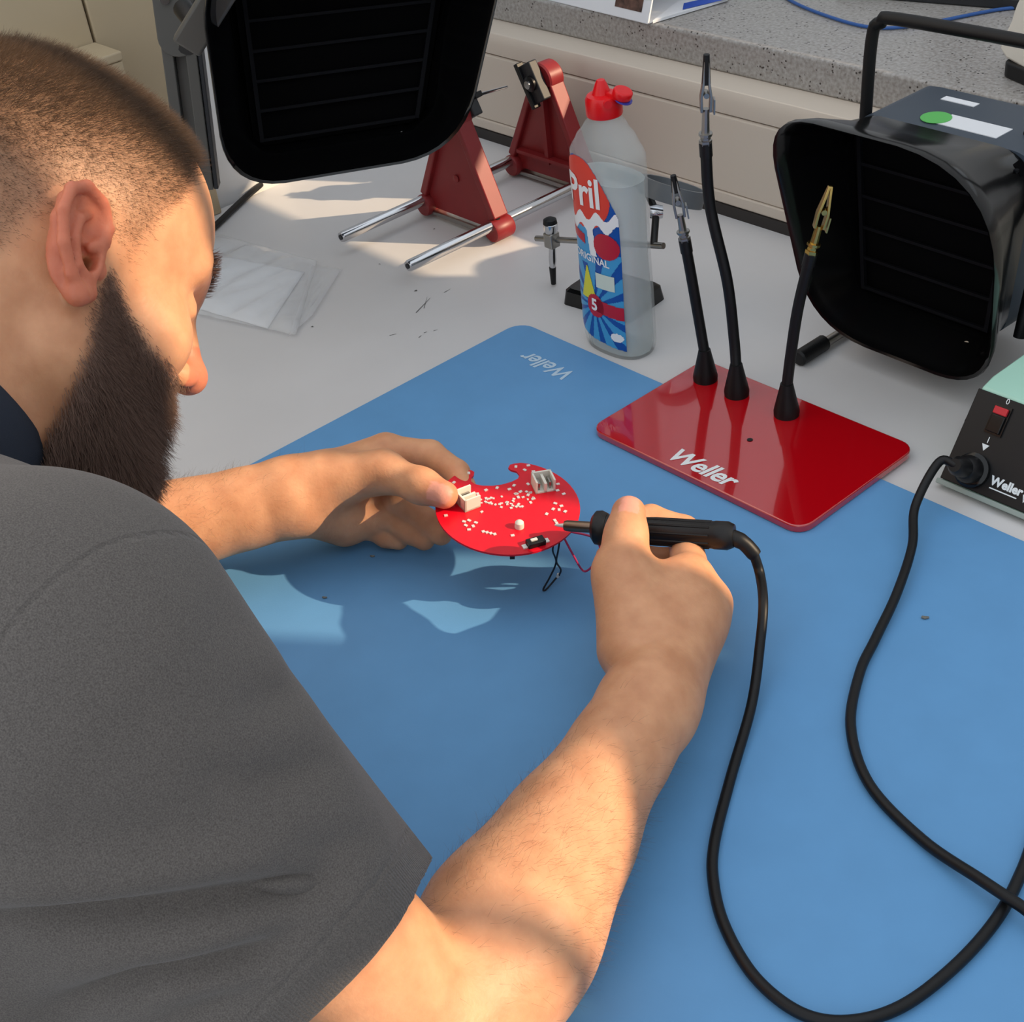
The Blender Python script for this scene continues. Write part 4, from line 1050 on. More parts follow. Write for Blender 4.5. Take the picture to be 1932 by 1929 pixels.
# left hand
LHm = {'i': (728, 853, 1.076), 'm': (728, 880, 1.090), 'r': (708, 912, 1.094), 'p': (682, 945, 1.094)}
for kx, r2 in (('i', .0150), ('m', .0150), ('r', .0145), ('p', .0140)):
    body.cone(WL, P3(LHm[kx]), 0.0225, r2, 0.014)
body.cone(WL + (P3((640, 985, 1.085)) - WL) * 0.3, P3((650, 988, 1.086)), 0.020, 0.0180, 0.012)
body.cone(P3((630, 960, 1.080)), P3((700, 975, 1.080)), 0.020, 0.016, 0.012)
thL = [(622, 908, 1.054), (722, 890, 1.044), (795, 917, 1.022), (838, 934, 1.010)]
for a, b, r1, r2 in zip(thL, thL[1:], (.0225, .0150, .0118), (.0150, .0118, .0102)):
    body.cone(P3(a), P3(b), r1, r2, 0.010)
finger(body, [LHm['i'], (812, 858, 1.074), (862, 892, 1.056), (880, 925, 1.045)], [.0135, .0110, .0095, .0085])
finger(body, [LHm['m'], (752, 945, 1.070), (806, 985, 1.066), (832, 1008, 1.062)], [.0135, .0110, .0098, .0088])
finger(body, [LHm['r'], (726, 972, 1.076), (775, 1003, 1.072), (800, 1018, 1.070)], [.0128, .0106, .0096, .0086])
finger(body, [LHm['p'], (690, 990, 1.086), (728, 1012, 1.082), (752, 1019, 1.080)], [.0120, .0096, .0086, .0078])

# head, built in its own field and merged
def hcone(F_, a, b, r1, r2, k=0.01, op='u'): F_.cone(HL(*a), HL(*b), r1 * HS, r2 * HS, k, op)
def hell(F_, c, rad, k=0.01, op='u'): F_.ell(HL(*c), [q * HS for q in rad], HM, k, op)
hell(body, (-0.008, 0.043, 0), (0.098, 0.088, 0.077), 0.02)
hell(body, (0.034, 0.048, 0), (0.064, 0.064, 0.066), 0.03)
hell(body, (0.028, -0.030, 0), (0.060, 0.076, 0.060), 0.025)
hell(body, (-0.03, -0.01, 0), (0.062, 0.06, 0.066), 0.02)
for s in (1, -1):
    hcone(body, (0.006, -0.050, s * 0.050), (0.060, -0.092, s * 0.018), 0.016, 0.018, 0.02)
    hcone(body, (0.004, -0.005, s * 0.055), (0.006, -0.050, s * 0.050), 0.016, 0.016, 0.02)
    hell(body, (0.062, -0.022, s * 0.040), (0.022, 0.022, 0.020), 0.02)
    hcone(body, (0.097, 0.026, s * 0.008), (0.078, 0.030, s * 0.044), 0.0085, 0.009, 0.012)
hell(body, (0.066, -0.096, 0), (0.019, 0.017, 0.022), 0.02)
hell(body, (0.072, -0.058, 0), (0.019, 0.026, 0.026), 0.02)
for s in (1, -1):
    hell(body, (0.096, 0.004, s * 0.033), (0.016, 0.012, 0.018), 0.012, 'sub')
    hell(body, (0.0755, 0.004, s * 0.032), (0.0135, 0.0125, 0.0145), 0.004)
    hcone(body, (0.0885, 0.0035, s * 0.026), (0.083, 0.0005, s * 0.043), 0.0024, 0.002, 0.002)
hcone(body, (0.094, 0.020, 0), (0.108, -0.019, 0), 0.0085, 0.0105, 0.010)
hell(body, (0.110, -0.023, 0), (0.0115, 0.0105, 0.0115), 0.006)
for s in (1, -1):
    hell(body, (0.098, -0.027, s * 0.0125), (0.0105, 0.0080, 0.0065), 0.006)
    hell(body, (0.102, -0.0335, s * 0.0075), (0.0055, 0.0040, 0.0036), 0.002, 'sub')
hcone(body, (0.0860, -0.060, -0.016), (0.0860, -0.060, 0.016), 0.0062, 0.0062, 0.008)
hcone(body, (0.0850, -0.072, -0.014), (0.0850, -0.072, 0.014), 0.0066, 0.0066, 0.006)
hcone(body, (0.0940, -0.0658, -0.020), (0.0940, -0.0658, 0.020), 0.0016, 0.0016, 0.003, 'sub')
# ears
for s in (1, -1):
    ec = np.array((-0.006, -0.004, 0.0740))
    def EP(x, y, z):      # x forward, y up, z outwards
        q = ec + np.array((x - 0.14 * y, y, z - 0.34 * x)); return (q[0], q[1], s * q[2])
    hell(body, EP(-0.003, 0.0, 0.0055), (0.0165, 0.0275, 0.0065), 0.004)
    hx = [(0.004, 0.002, 0.010), (0.0125, 0.008, 0.010), (0.0150, 0.018, 0.011), (0.009, 0.0275, 0.013), (-0.004, 0.030, 0.015), (-0.0145, 0.0235, 0.0155), (-0.0190, 0.010, 0.0155), (-0.0170, -0.006, 0.0145), (-0.0095, -0.019, 0.0125), (-0.002, -0.027, 0.010)]
    for a, b in zip(hx[1:], hx[2:]):
        hcone(body, EP(a[0] * 0.82, a[1] * 0.88, a[2] - 0.0085), EP(b[0] * 0.82, b[1] * 0.88, b[2] - 0.0085), 0.0048, 0.0048, 0.003)
    hell(body, EP(0.003, 0.013, 0.0165), (0.0085, 0.0120, 0.0100), 0.002, 'sub')
    hell(body, EP(0.002, -0.004, 0.0150), (0.0080, 0.0105, 0.0110), 0.002, 'sub')
    hell(body, EP(-0.0125, 0.004, 0.0175), (0.0036, 0.018, 0.0062), 0.002, 'sub')
    for a, b in zip(hx, hx[1:]):
        hcone(body, EP(*a), EP(*b), 0.0033, 0.0033, 0.002)
    ah = [(0.001, 0.0185, 0.0085), (-0.0065, 0.012, 0.0120), (-0.0092, 0.0, 0.0125), (-0.0055, -0.0125, 0.0115), (0.002, -0.0155, 0.010)]
    for a, b in zip(ah, ah[1:]):
        hcone(body, EP(*a), EP(*b), 0.0030, 0.0030, 0.002)
    hcone(body, EP(-0.003, -0.0265, 0.009), EP(0.006, -0.0215, 0.006), 0.0062, 0.0048, 0.005)
    hell(body, EP(0.005, -0.006, 0.003), (0.0034, 0.0044, 0.011), 0.0015, 'sub')
    hell(body, EP(0.0120, -0.0065, 0.0050), (0.0050, 0.0062, 0.0050), 0.003)
V, Q = body.mesh()
del body.F
# drop stray interior pieces is not needed: the field is one closed solid
hl = ((V - HC) / HS) @ HM.T          # head coordinates of every vertex
f_, u_, r_ = hl.T; ar = np.abs(r_)
inhead = (np.linalg.norm(hl - np.array((0.0, 0.0, 0)), axis=1) < 0.19)
# hair: above a hairline that runs from the forehead over the temple to behind the ear
hairline = np.where(f_ > 0.03, 0.082 - 0.9 * np.clip(ar - 0.035, 0, 1) + (0.070 - f_) * 0.55 * (f_ < 0.07), 0.0)
front_lim = 0.066 - 0.35 * np.clip(0.092 - u_, 0, 0.06) + 0.0 * ar
temple = (f_ < front_lim - 0.25 * np.clip(0.06 - u_, 0, .06))
low_lim = 0.012 - 0.012 * sstep(0.008, 0.02, f_) - 0.058 * (1 - sstep(-0.060, -0.018, f_))
edge_f = (front_lim - 0.25 * np.clip(0.06 - u_, 0, .06)) - f_
edge_u = u_ - low_lim
hair_m = sstep(-0.004, 0.010, edge_f) * sstep(-0.008, 0.034, edge_u) * inhead
earish = (ar > 0.0735) & (((f_ + 0.010 + 0.13 * u_) / 0.023) ** 2 + ((u_ + 0.004) / 0.034) ** 2 < 1)
hair_m = hair_m * (~earish)
fade = sstep(0.03, 0.095, u_ + 0.35 * np.clip(-f_, 0, 1))       # longer and denser towards the crown
# beard: sideburn, cheek line, moustache, chin, down to the throat
cheek = np.where(f_ < 0.05, -0.002 - 0.80 * np.clip(f_ - 0.014, 0, 1), -0.0308 - 0.40 * (f_ - 0.05))
b_top = cheek - u_
b_back = f_ - (0.010 + np.clip(-0.035 - u_, 0, 0.1) * 0.05)
b_low = u_ + 0.135 + 0.3 * np.clip(f_ - 0.05, -1, 0)
beard_m = sstep(-0.002, 0.010, b_top) * sstep(-0.006, 0.010, b_back) * sstep(-0.004, 0.012, b_low) * inhead * (~earish)
must = (f_ > 0.066) & (u_ < -0.034) & (u_ > -0.053) & (ar < 0.032)
lipz = (f_ > 0.076) & (u_ < -0.053) & (u_ > -0.080) & (ar < 0.021)
beard_m = np.where(must & inhead, 1.0, beard_m); beard_m = np.where(lipz & inhead, 0.0, beard_m)
beard_m[(f_ > 0.075) & (u_ > -0.034)] = 0
lip_m = lipz * inhead * 1.0
brow_m = (np.abs(u_ - (0.033 + 0.06 * (ar - .02) - 3.0 * (ar - 0.03) ** 2)) < 0.0055) * (f_ > 0.06) * (ar > 0.008) * (ar < 0.050) * inhead * 1.0
flush = np.zeros(len(V), np.float32)
flush[earish & inhead & (ar > 0.0775)] = 1.0
flush[(f_ > 0.100) & (u_ < -0.005) & (u_ > -0.04) & inhead] = 0.9
nail = np.zeros(len(V), np.float32)
for tip, base, side in ((P3(thR[3]), P3(thR[2]), None), (P3(thL[3]), P3(thL[2]), None)):
    d = (tip - base); d /= np.linalg.norm(d); toc = A(CPOS) - tip; toc -= d * (toc @ d); toc /= np.linalg.norm(toc)
    rel = V - (tip + d * 0.001); s_ = rel @ d; t_ = rel @ toc; w_ = np.linalg.norm(rel - np.outer(s_, d) - np.outer(t_, toc), axis=1)
    nail = np.maximum(nail, ((np.abs(s_) < 0.0085) & (w_ < 0.0068) & (t_ > 0.004) & (t_ < 0.02)) * 1.0)
# fingertips, knuckles a little redder
for t in (thR[3], thL[3]):
    flush = np.maximum(flush, 0.7 * np.exp(-(np.linalg.norm(V - P3(t), axis=1) / 0.012) ** 2))

def skin_material():
    m = bpy.data.materials.new('skin'); m.use_nodes = True
    nt = m.node_tree; b = nt.nodes['Principled BSDF']; L = nt.links.new
    b.inputs['Roughness'].default_value = 0.48; b.inputs['Specular IOR Level'].default_value = 0.35
    b.inputs['Subsurface Weight'].default_value = 0.25; b.inputs['Subsurface Radius'].default_value = (1.0, 0.32, 0.16); b.inputs['Subsurface Scale'].default_value = 0.006
    tc = nt.nodes.new('ShaderNodeTexCoord')
    n = nt.nodes.new('ShaderNodeTexNoise'); n.inputs['Scale'].default_value = 55; n.inputs['Detail'].default_value = 5
    L(tc.outputs['Object'], n.inputs['Vector'])
    r = nt.nodes.new('ShaderNodeValToRGB')
    r.color_ramp.elements[0].position = 0.3; r.color_ramp.elements[0].color = lin((202, 142, 104)) + [1]
    r.color_ramp.elements[1].position = 0.7; r.color_ramp.elements[1].color = lin((222, 164, 124)) + [1]
    L(n.outputs['Fac'], r.inputs[0]); cur = r.outputs[0]
    for a, c, k in (('flush', (206, 100, 78), 0.65), ('lip', (206, 104, 96), 0.9), ('nail', (226, 158, 140), 0.8), ('brow', (58, 40, 32), 0.85), ('hair', (98, 78, 62), 0.85), ('beard', (118, 94, 82), 0.93)):
        at_ = nt.nodes.new('ShaderNodeAttribute'); at_.attribute_name = a
        mu = nt.nodes.new('ShaderNodeMath'); mu.operation = 'MULTIPLY'; mu.inputs[1].default_value = k
        mx = nt.nodes.new('ShaderNodeMix'); mx.data_type = 'RGBA'; mx.inputs['B'].default_value = lin(c) + [1]
        L(at_.outputs['Fac'], mu.inputs[0]); L(mu.outputs[0], mx.inputs['Factor']); L(cur, mx.inputs['A']); cur = mx.outputs['Result']
    L(cur, b.inputs['Base Color'])
    n2 = nt.nodes.new('ShaderNodeTexNoise'); n2.inputs['Scale'].default_value = 420; n2.inputs['Detail'].default_value = 3
    L(tc.outputs['Object'], n2.inputs['Vector'])
    bp = nt.nodes.new('ShaderNodeBump'); bp.inputs['Strength'].default_value = 0.22; bp.inputs['Distance'].default_value = 0.001
    L(n2.outputs['Fac'], bp.inputs['Height']); L(bp.outputs['Normal'], b.inputs['Normal'])
    return m
MATS['skin'] = skin_material()
man = thing('person', (-0.68, 0.0, -0.75), 'person in grey t-shirt bent over the bench holding soldering iron and board', 'person')
OFF = A((-0.68, 0.0, -0.75))
bo = np_mesh('body', V - OFF, Q, 'skin', man)
for nm, vals in (('flush', flush), ('lip', lip_m), ('nail', nail), ('brow', brow_m), ('hair', hair_m * (0.55 + 0.45 * fade)), ('beard', beard_m)):
    attr(bo, nm, vals)

# --- hair strands on the head
VN = vnormals(V, Q)
def strands(name, mask, n, lengths, radius, flow, material, curl=0.25, seg=3, lab=None):
    fm = mask[Q].mean(1); area = np.linalg.norm(np.cross(V[Q[:, 2]] - V[Q[:, 0]], V[Q[:, 3]] - V[Q[:, 1]]), axis=1)
    w = fm * area; w = w / w.sum()
    fi = rng.choice(len(Q), n, p=w); a = rng.random((n, 4)).astype(np.float32); a /= a.sum(1, keepdims=True)
    P = (V[Q[fi]] * a[:, :, None]).sum(1); N = VN[Q[fi, 0]]
    hlp = ((P - HC) / HS) @ HM.T
    L_ = lengths(hlp) * rng.uniform(0.7, 1.15, n); D = flow(hlp, N); D += rng.normal(0, curl, (n, 3)); D /= np.linalg.norm(D, axis=1, keepdims=True)
    B_ = N * 0.6 + D * 0.8; B_ /= np.linalg.norm(B_, axis=1, keepdims=True)
    side = np.cross(B_, rng.normal(0, 1, (n, 3))); side /= np.linalg.norm(side, axis=1, keepdims=True)
    s2 = np.cross(B_, side)
    ring = []
    for k in range(seg):
        t = k / (seg - 1); c = P - N * 0.0004 + (B_ * t + (D - B_) * t * t * 0.5) * L_[:, None]
        rr = radius * (1 - 0.75 * t)
        ring.append(np.stack([c + side * rr, c - side * rr * 0.5 + s2 * rr * 0.87, c - side * rr * 0.5 - s2 * rr * 0.87], 1))
    VV = np.stack(ring, 1).reshape(-1, 3); base = (np.arange(n) * seg * 3)[:, None]; fs = []
    for k in range(seg - 1):
        for j in range(3):
            fs.append(np.concatenate([base + k * 3 + j, base + k * 3 + (j + 1) % 3, base + (k + 1) * 3 + (j + 1) % 3, base + (k + 1) * 3 + j], 1))
    QQ = np.concatenate(fs)
    o = np_mesh(name, (VV - OFF).astype(np.float32), QQ, material, man); o['kind'] = 'stuff'
    if lab: o['label'] = lab
    return o
mat('hair_brown', (98, 77, 60), 0.45, spec=0.5)
mat('beard_dark', (130, 103, 90), 0.5, spec=0.4)
hF, hU = HM[0], HM[1]
strands('hair', hair_m * (0.45 + 0.55 * fade), 95000, lambda q: 0.0035 + 0.0060 * sstep(0.03, 0.10, q[:, 1] + 0.35 * np.clip(-q[:, 0], 0, 1)), 0.000075,
        lambda q, N: N * 0.55 + hF * 0.55 - hU * 0.25 * (q[:, 1:2] < 0.06), 'hair_brown', 0.22, 2)
strands('beard', beard_m, 42000, lambda q: 0.0045 + 0.013 * sstep(-0.02, -0.10, q[:, 1]) , 0.00013,
        lambda q, N: N * 0.40 - hU * 0.75 + hF * 0.30, 'beard_dark', 0.25, 3)
strands('eyebrow', brow_m, 900, lambda q: 0.006 + 0 * q[:, 0], 0.00014, lambda q, N: N * 0.35 + np.sign(q[:, 2:3]) * HM[2] * 0.8 + hU * 0.1, 'beard_dark', 0.2, 3)
strands('forearm_hair', np.exp(-(np.linalg.norm(V - (EL + (WL - EL) * 0.55), axis=1) / 0.06) ** 2) * (VN[:, 2] > -0.2) + np.exp(-(np.linalg.norm(V - (ER + (WR - ER) * 0.45), axis=1) / 0.06) ** 2) * (VN[:, 2] > -0.2), 2600,
        lambda q: 0.009 + 0 * q[:, 0], 0.00005, lambda q, N: N * 0.25 + A((0.4, 0.5, 0.0)), 'hair_brown', 0.4, 3)

# --- t-shirt
shirt = Field((-1.06, -0.30, -0.26), (-0.29, 0.36, 0.40), 0.003)
adR = (ER - SR) / np.linalg.norm(ER - SR); adL = (EL - SL) / np.linalg.norm(EL - SL)
shirt.cone(SR + A((-.03, -.012, .004)), SL + A((.03, 0, 0.004)), 0.062, 0.062, 0.03)
shirt.cone((-0.59, 0.05, 0.16), (-0.63, -0.10, -0.21), 0.112, 0.125, 0.05)
shirt.cone((-0.75, 0.04, 0.16), (-0.74, -0.11, -0.21), 0.112, 0.125, 0.05)
shirt.cone(SR + A((-0.03, -0.03, -0.06)), A((-0.56, -0.03, -0.06)), 0.085, 0.10, 0.05)
shirt.cone(NB + A((0.0, -0.01, -0.035)), NB + A((0.0, 0, -0.005)), 0.10, 0.078, 0.05)
shirt.cone(NB + A((0.02, -0.005, -0.025)), SR + A((-0.02, 0.0, 0.014)), 0.070, 0.060, 0.05)
shirt.cone(NB + A((-0.02, -0.005, -0.025)), SL + A((0.02, 0.0, 0.012)), 0.070, 0.060, 0.05)
CUFF = 0.188
toCam = A(CPOS) - SR; toCam -= adR * (toCam @ adR); toCam /= np.linalg.norm(toCam)
SLEEVE = ((SR, adR, A((0.0, -0.022, -0.046)), toCam * 0.45), (SL, adL, A((0, 0, -0.01)), toCam * 0.0))
for S_, ad, drop, tl in SLEEVE:
    shirt.cone(S_, S_ + ad * (CUFF + 0.05), 0.075, 0.0530, 0.03)
    shirt.cone(S_ + drop * 0.7, S_ + ad * (CUFF + 0.05) + drop * 0.8, 0.070, 0.0560, 0.03)
for S_, ad, drop, tl in SLEEVE:     # cut the sleeves off
    c = S_ + ad * (CUFF + 0.07)
    sl, X, Y, Z = shirt.block(c - 0.16, c + 0.16)
    nn = ad + tl
    pl = ((X - S_[0]) * nn[0] + (Y - S_[1]) * nn[1] + (Z - S_[2]) * nn[2]) - CUFF
    shirt.F[sl] = np.maximum(shirt.F[sl], pl)
# hollow it out where the arms leave, and open the neck
for S_, ad, drop, tl in SLEEVE:
    shirt.cone(S_ + ad * (CUFF - 0.07), S_ + ad * (CUFF + 0.06), 0.0540, 0.0490, 0.004, 'sub')
    shirt.cone(S_ + ad * (CUFF - 0.07) + drop * 0.75, S_ + ad * (CUFF + 0.06) + drop * 0.78, 0.0540, 0.0515, 0.004, 'sub')
shirt.cone(NB + A((0, 0.0, 0.045)), HL(-0.015, -0.06), 0.071, 0.085, 0.006, 'sub')
SV, SQ = shirt.mesh(); del shirt.F
SN = vnormals(SV, SQ)
# folds: shallow grooves across the right sleeve
rel = SV - SR; s_ax = rel @ adR; perp = rel - np.outer(s_ax, adR)
toC = A(CPOS) - SR; toC -= adR * (toC @ adR); toC /= np.linalg.norm(toC); e2 = np.cross(adR, toC)
ang = np.arctan2(perp @ e2, perp @ toC)          # 0 faces the camera
onarm = (np.linalg.norm(perp, axis=1) < 0.125) & (s_ax > -0.03) & (s_ax < CUFF + 0.05)
disp = np.zeros(len(SV), np.float32)
def sleeve_sa(px, py):
    """axis position and angle where a ray meets the sleeve"""
    for d in np.arange(0.38, 0.75, 0.002):
        q = A(at(px, py, d)) - SR; s0 = float(q @ adR); pp = q - s0 * adR
        if np.linalg.norm(pp) < 0.074: break
    return s0, math.atan2(float(pp @ e2), float(pp @ toC))
FOLDS = (([(60, 1670), (170, 1700), (320, 1715), (450, 1705), (560, 1690), (640, 1665)], 0.0075, 0.014), ([(200, 1820), (300, 1832), (400, 1828), (500, 1812), (540, 1800)], 0.006, 0.012),
         ([(420, 1460), (480, 1472), (560, 1455), (640, 1425)], 0.007, 0.0055), ([(560, 1615), (640, 1600), (700, 1580), (735, 1560)], 0.006, 0.0035), ([(480, 1330), (545, 1300), (570, 1280)], 0.006, 0.004),
         ([(330, 1905), (420, 1900), (480, 1890)], 0.006, 0.006), ([(150, 1560), (300, 1580), (430, 1575)], 0.012, 0.004))
for pts_, w, dep in FOLDS:
    sa = sorted([sleeve_sa(*p)[::-1] for p in pts_])
    aa = np.array([q[0] for q in sa]); ss = np.array([q[1] for q in sa])
    x = s_ax - np.interp(ang, aa, ss); mg = 0.30
    win = sstep(aa[0] - mg, aa[0] + mg, ang) * (1 - sstep(aa[-1] - mg, aa[-1] + mg, ang))
    disp += (-0.75 * dep * np.exp(-(x / (1.35 * w)) ** 2) + 0.35 * dep * np.exp(-((x + 3.0 * w) / (2.2 * w)) ** 2)) * win
def wob(P, f, ph): return np.sin(P @ np.array(f, np.float32) + ph)
soft = 0.0016 * wob(SV, (31, 17, 44), 0.3) * wob(SV, (-22, 39, 12), 1.1) + 0.0009 * wob(SV, (75, -48, 60), 2.0)
SV = SV + SN * (disp * onarm + soft)[:, None]
R3 = np.array((CR[:], CU[:], fw[:]), np.float32)
cc = (SV - A(CPOS)) @ R3.T; spx = IMG_W / 2 + FPX * cc[:, 0] / cc[:, 2]; spy = IMG_H / 2 - FPX * cc[:, 1] / cc[:, 2]
def surf(px, py):
    m = np.where((np.abs(spx - px) < 14) & (np.abs(spy - py) < 14))[0]
    return SV[m[np.argmin(cc[m, 2])]]
s1, s2, s3 = surf(15, 1195), surf(130, 1075), surf(300, 1005)
sn = np.cross(s2 - s1, s3 - s1); sn /= np.linalg.norm(sn)
seam = np.where((np.linalg.norm(SV - SR, axis=1) < 0.17), np.abs((SV - s1) @ sn), 0.2)
hem_ax = s_ax + np.where(np.linalg.norm(perp, axis=1) < 0.2, (SV - SR) @ (toCam * 0.45), 0)
seam = np.minimum(seam, np.abs(hem_ax - (CUFF - 0.0215)) + (np.linalg.norm(perp, axis=1) > 0.13) * 0.2)
def shirt_material(name, ribbed):
    m = bpy.data.materials.new(name); m.use_nodes = True
    nt = m.node_tree; b = nt.nodes['Principled BSDF']; L = nt.links.new
    b.inputs['Roughness'].default_value = 0.92; b.inputs['Specular IOR Level'].default_value = 0.1
    b.inputs['Sheen Weight'].default_value = 0.15
    tc = nt.nodes.new('ShaderNodeTexCoord')
    n = nt.nodes.new('ShaderNodeTexNoise'); n.inputs['Scale'].default_value = 1500; n.inputs['Detail'].default_value = 3
    L(tc.outputs['Object'], n.inputs['Vector'])
    r = nt.nodes.new('ShaderNodeValToRGB')
    r.color_ramp.elements[0].position = 0.32; r.color_ramp.elements[0].color = lin((86, 81, 78)) + [1]
    r.color_ramp.elements[1].position = 0.68; r.color_ramp.elements[1].color = lin((112, 106, 102)) + [1]
    L(n.outputs['Fac'], r.inputs[0])
    bp = nt.nodes.new('ShaderNodeBump'); bp.inputs['Strength'].default_value = 0.35; bp.inputs['Distance'].default_value = 0.0018 if ribbed else 0.0006
    if ribbed:
        a = nt.nodes.new('ShaderNodeAttribute'); a.attribute_name = 'rib'
        mm = nt.nodes.new('ShaderNodeMath'); mm.operation = 'MULTIPLY'; mm.inputs[1].default_value = 230
        si = nt.nodes.new('ShaderNodeMath'); si.operation = 'SINE'
        L(a.outputs['Fac'], mm.inputs[0]); L(mm.outputs[0], si.inputs[0]); L(si.outputs[0], bp.inputs['Height'])
        L(r.outputs[0], b.inputs['Base Color'])
    else:
        a = nt.nodes.new('ShaderNodeAttribute'); a.attribute_name = 'seam'
        ab = nt.nodes.new('ShaderNodeMath'); ab.operation = 'ABSOLUTE'; L(a.outputs['Fac'], ab.inputs[0])
        mr = nt.nodes.new('ShaderNodeMapRange'); mr.inputs['From Min'].default_value = 0.0; mr.inputs['From Max'].default_value = 0.0022
        L(ab.outputs[0], mr.inputs['Value'])
        mx = nt.nodes.new('ShaderNodeMath'); mx.operation = 'MULTIPLY_ADD'; mx.inputs[1].default_value = 6.0
        L(mr.outputs[0], mx.inputs[0]); L(n.outputs['Fac'], mx.inputs[2]); L(mx.outputs[0], bp.inputs['Height'])
        L(r.outputs[0], b.inputs['Base Color'])
    L(bp.outputs['Normal'], b.inputs['Normal'])
    return m
MATS['shirt'] = shirt_material('shirt_grey', False); MATS['shirt_rib'] = shirt_material('shirt_rib', True)
fs_ax = hem_ax[SQ].mean(1)
perpd = np.linalg.norm(perp, axis=1)[SQ].mean(1)
is_hem = (fs_ax > CUFF - 0.018) & (perpd < 0.13)
def sub_mesh(name, sel, material, push=0.0):
    q = SQ[sel]; used = np.unique(q); remap = np.full(len(SV), -1, np.int64); remap[used] = np.arange(len(used))
    o = np_mesh(name, SV[used] - OFF + SN[used] * push, remap[q], material, man)
    return o, used
so, used = sub_mesh('t_shirt', ~is_hem, 'shirt'); attr(so, 'seam', seam[used]); so['label'] = 'grey cotton t-shirt'
ho, used = sub_mesh('sleeve_hem', is_hem, 'shirt_rib', 0.0); attr(ho, 'rib', ang[used]); ho['label'] = 'ribbed sleeve hem'
# collar band round the neck
na = HL(-0.022, -0.045) - NB; na /= np.linalg.norm(na)
ca, cb_ = A((-0.645, 0.183, 0.317)), A((-0.651, 0.197, 0.272))
dd = cb_ - ca; dd /= np.linalg.norm(dd); pn_ = na - dd * (na @ dd); pn_ /= np.linalg.norm(pn_)
cen = NB + na * (((ca - NB) @ pn_) / (na @ pn_)); crad = float(np.linalg.norm(ca - cen)) + 0.001
na = pn_
e1v = np.cross(na, (1, 0, 0)); e1v /= np.linalg.norm(e1v); e2v = np.cross(na, e1v)
mat('collar_navy', (38, 44, 56), 0.9, bump=0.3, bscale=900)
cm = MB(); rings = []
for i in range(48):
    t = 2 * math.pi * i / 48; rd = e1v * math.cos(t) + e2v * math.sin(t); c = cen - na * 0.008
    rings.append([Vector(c + rd * (crad + dr) + na * dz) for dr, dz in ((0.014, -0.040), (0.011, -0.020), (0.006, 0.004), (0.001, 0.011), (-0.003, 0.004), (-0.003, -0.040))])
cm.loft(rings, closed=True)
cm.build('collar', 'collar_navy', man, world=True, angle=80, label='dark navy collar')

# --- trousers and shoes under the bench, seated
tr = MB()
for sx in (-1, 1):
    x = -0.69 + sx * 0.10
    tr.tube(spline([(x, -0.16, -0.24), (x + sx * 0.02, 0.05, -0.20), (x + sx * 0.05, 0.30, -0.20), (x + sx * 0.05, 0.345, -0.27), (x + sx * 0.05, 0.33, -0.45), (x + sx * 0.05, 0.31, -0.69)], 6), [0.125] * 6 + [0.105] * 6 + [0.085] * 6 + [0.078] * 6 + [0.068] * 6 + [0.06], 20)
tr.tube([(-0.69, -0.12, -0.05), (-0.69, -0.13, -0.16), (-0.69, -0.15, -0.27), (-0.69, -0.155, -0.33)], [0.12, 0.165, 0.18, 0.12], 24)
tr.build('trousers', 'denim', man, world=True, angle=80)
for sx in (-1, 1):
    x = -0.69 + sx * 0.15
    MB().loft([[Vector((x + px_ * w, 0.25 + y, -0.75 + z * h)) for px_, z in ((-1, 0), (1, 0), (1, .6), (.6, 1), (-.6, 1), (-1, .6))] for y, w, h in ((0, .035, .085), (.06, .04, .10), (.12, .045, .075), (.20, .048, .055), (.255, .03, .035))]).build('shoe', 'shoe', man, world=True, angle=60)

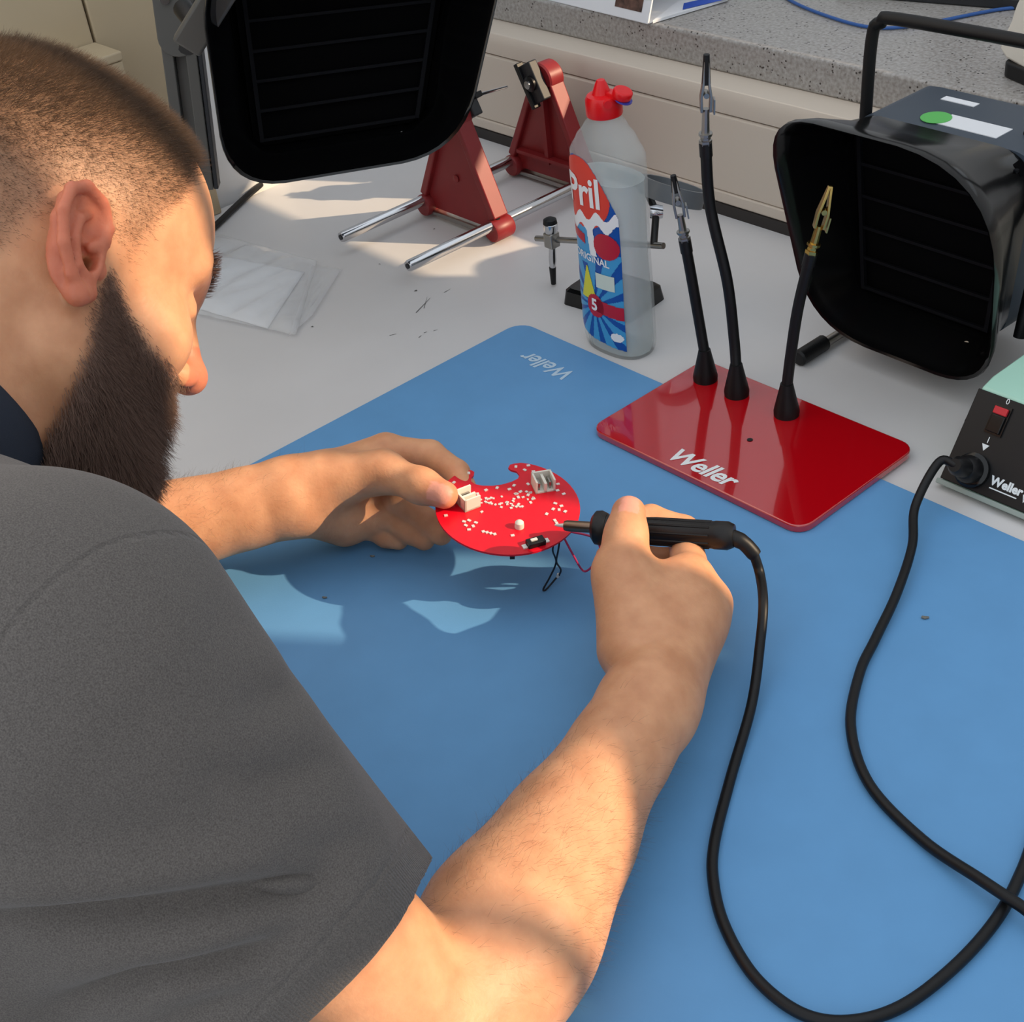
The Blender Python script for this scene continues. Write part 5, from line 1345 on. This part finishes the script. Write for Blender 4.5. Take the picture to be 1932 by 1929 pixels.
# ------------------------------------------------------------------ small pieces belong to the part they sit on
SUB = {'detergent_bottle': {**{n: 'label' for n in ('label_rays', 'brand_oval', 'splash', 'figure_one', 'offer_oval', 'offer_band', 'lemon_drop', 'pale_box', 'number_disc', 'number_band', 'maker_oval', 'brand_lettering', 'name_lettering', 'number_lettering')}, **{n: 'cap' for n in ('nozzle', 'flip_lid', 'lid_seal', 'hinge')}},
       'helping_hands': {'printed_lettering': 'base_plate', 'screw_hole': 'base_plate', 'foot': 'base_plate', 'arm_ferrule': 'gooseneck_arm', 'clamp_nut': 'clip', 'jaw': 'clip', 'pivot': 'clip', 'finger_lever': 'clip', 'jaw_sleeve': 'clip'},
       'bench_mat': {'printed_lettering': 'mat_sheet'}, 'workbench': {'scuff_mark': 'table_top'},
       'board_vise': {'rod_bore': 'rod', 'set_screw': 'rod_eye', 'web_boss': 'stand_web', 'web_rib': 'stand_web', 'jaw_lip': 'jaw_plate', 'jaw_hub': 'jaw_plate', 'jaw_screw': 'jaw_plate'},
       'fume_hood': {'grille_bar': 'filter_foam', 'grille_slat': 'filter_foam', 'exhaust_slat': 'fan_housing', 'screw_head': 'hood_shell', 'green_dot': 'inspection_sticker', 'rocker_switch': 'switch_frame', 'rubber_cap': 'tube_foot'},
       'soldering_station': {**{n: 'front_panel' for n in ('off_mark', 'on_mark', 'power_lettering', 'brand_lettering', 'brand_rule', 'model_lettering', 'arrow_mark')}, 'rocker_switch': 'switch_frame', 'switch_indicator': 'switch_frame'},
       'soldering_iron': {'grip_rib': 'handle'}, 'circuit_board': {'contact_pin': 'connector', 'switch_slider': 'slide_switch', 'switch_tab': 'slide_switch', 'lead_end': 'lead'},
       'magnifier_stand': {'wing_nut': 'ball_joint', 'knob_cap': 'ball_joint', 'clip_sleeve': 'clip_jaw', 'lens': 'magnifier_rim'},
       'person': {'sleeve_hem': 't_shirt', 'collar': 't_shirt'}, 'swing_arm': {'joint_screw': 'joint_plate', 'rubber_edge': 'slotted_post'},
       'desk_calendar': {'photo_print': 'front_sheet', 'blue_line': 'front_sheet'}, 'folded_leaflet': {'blue_band': 'paper_sheet'}, 'tape_dispenser': {'spool_ring': 'shell'}}
last = {}
for root, nm, o in PARTS:
    rules = SUB.get(root.name.split('.')[0], {})
    if nm in rules and (root.name, rules[nm]) in last:
        o.parent = last[(root.name, rules[nm])]
    else:
        last[(root.name, nm)] = o
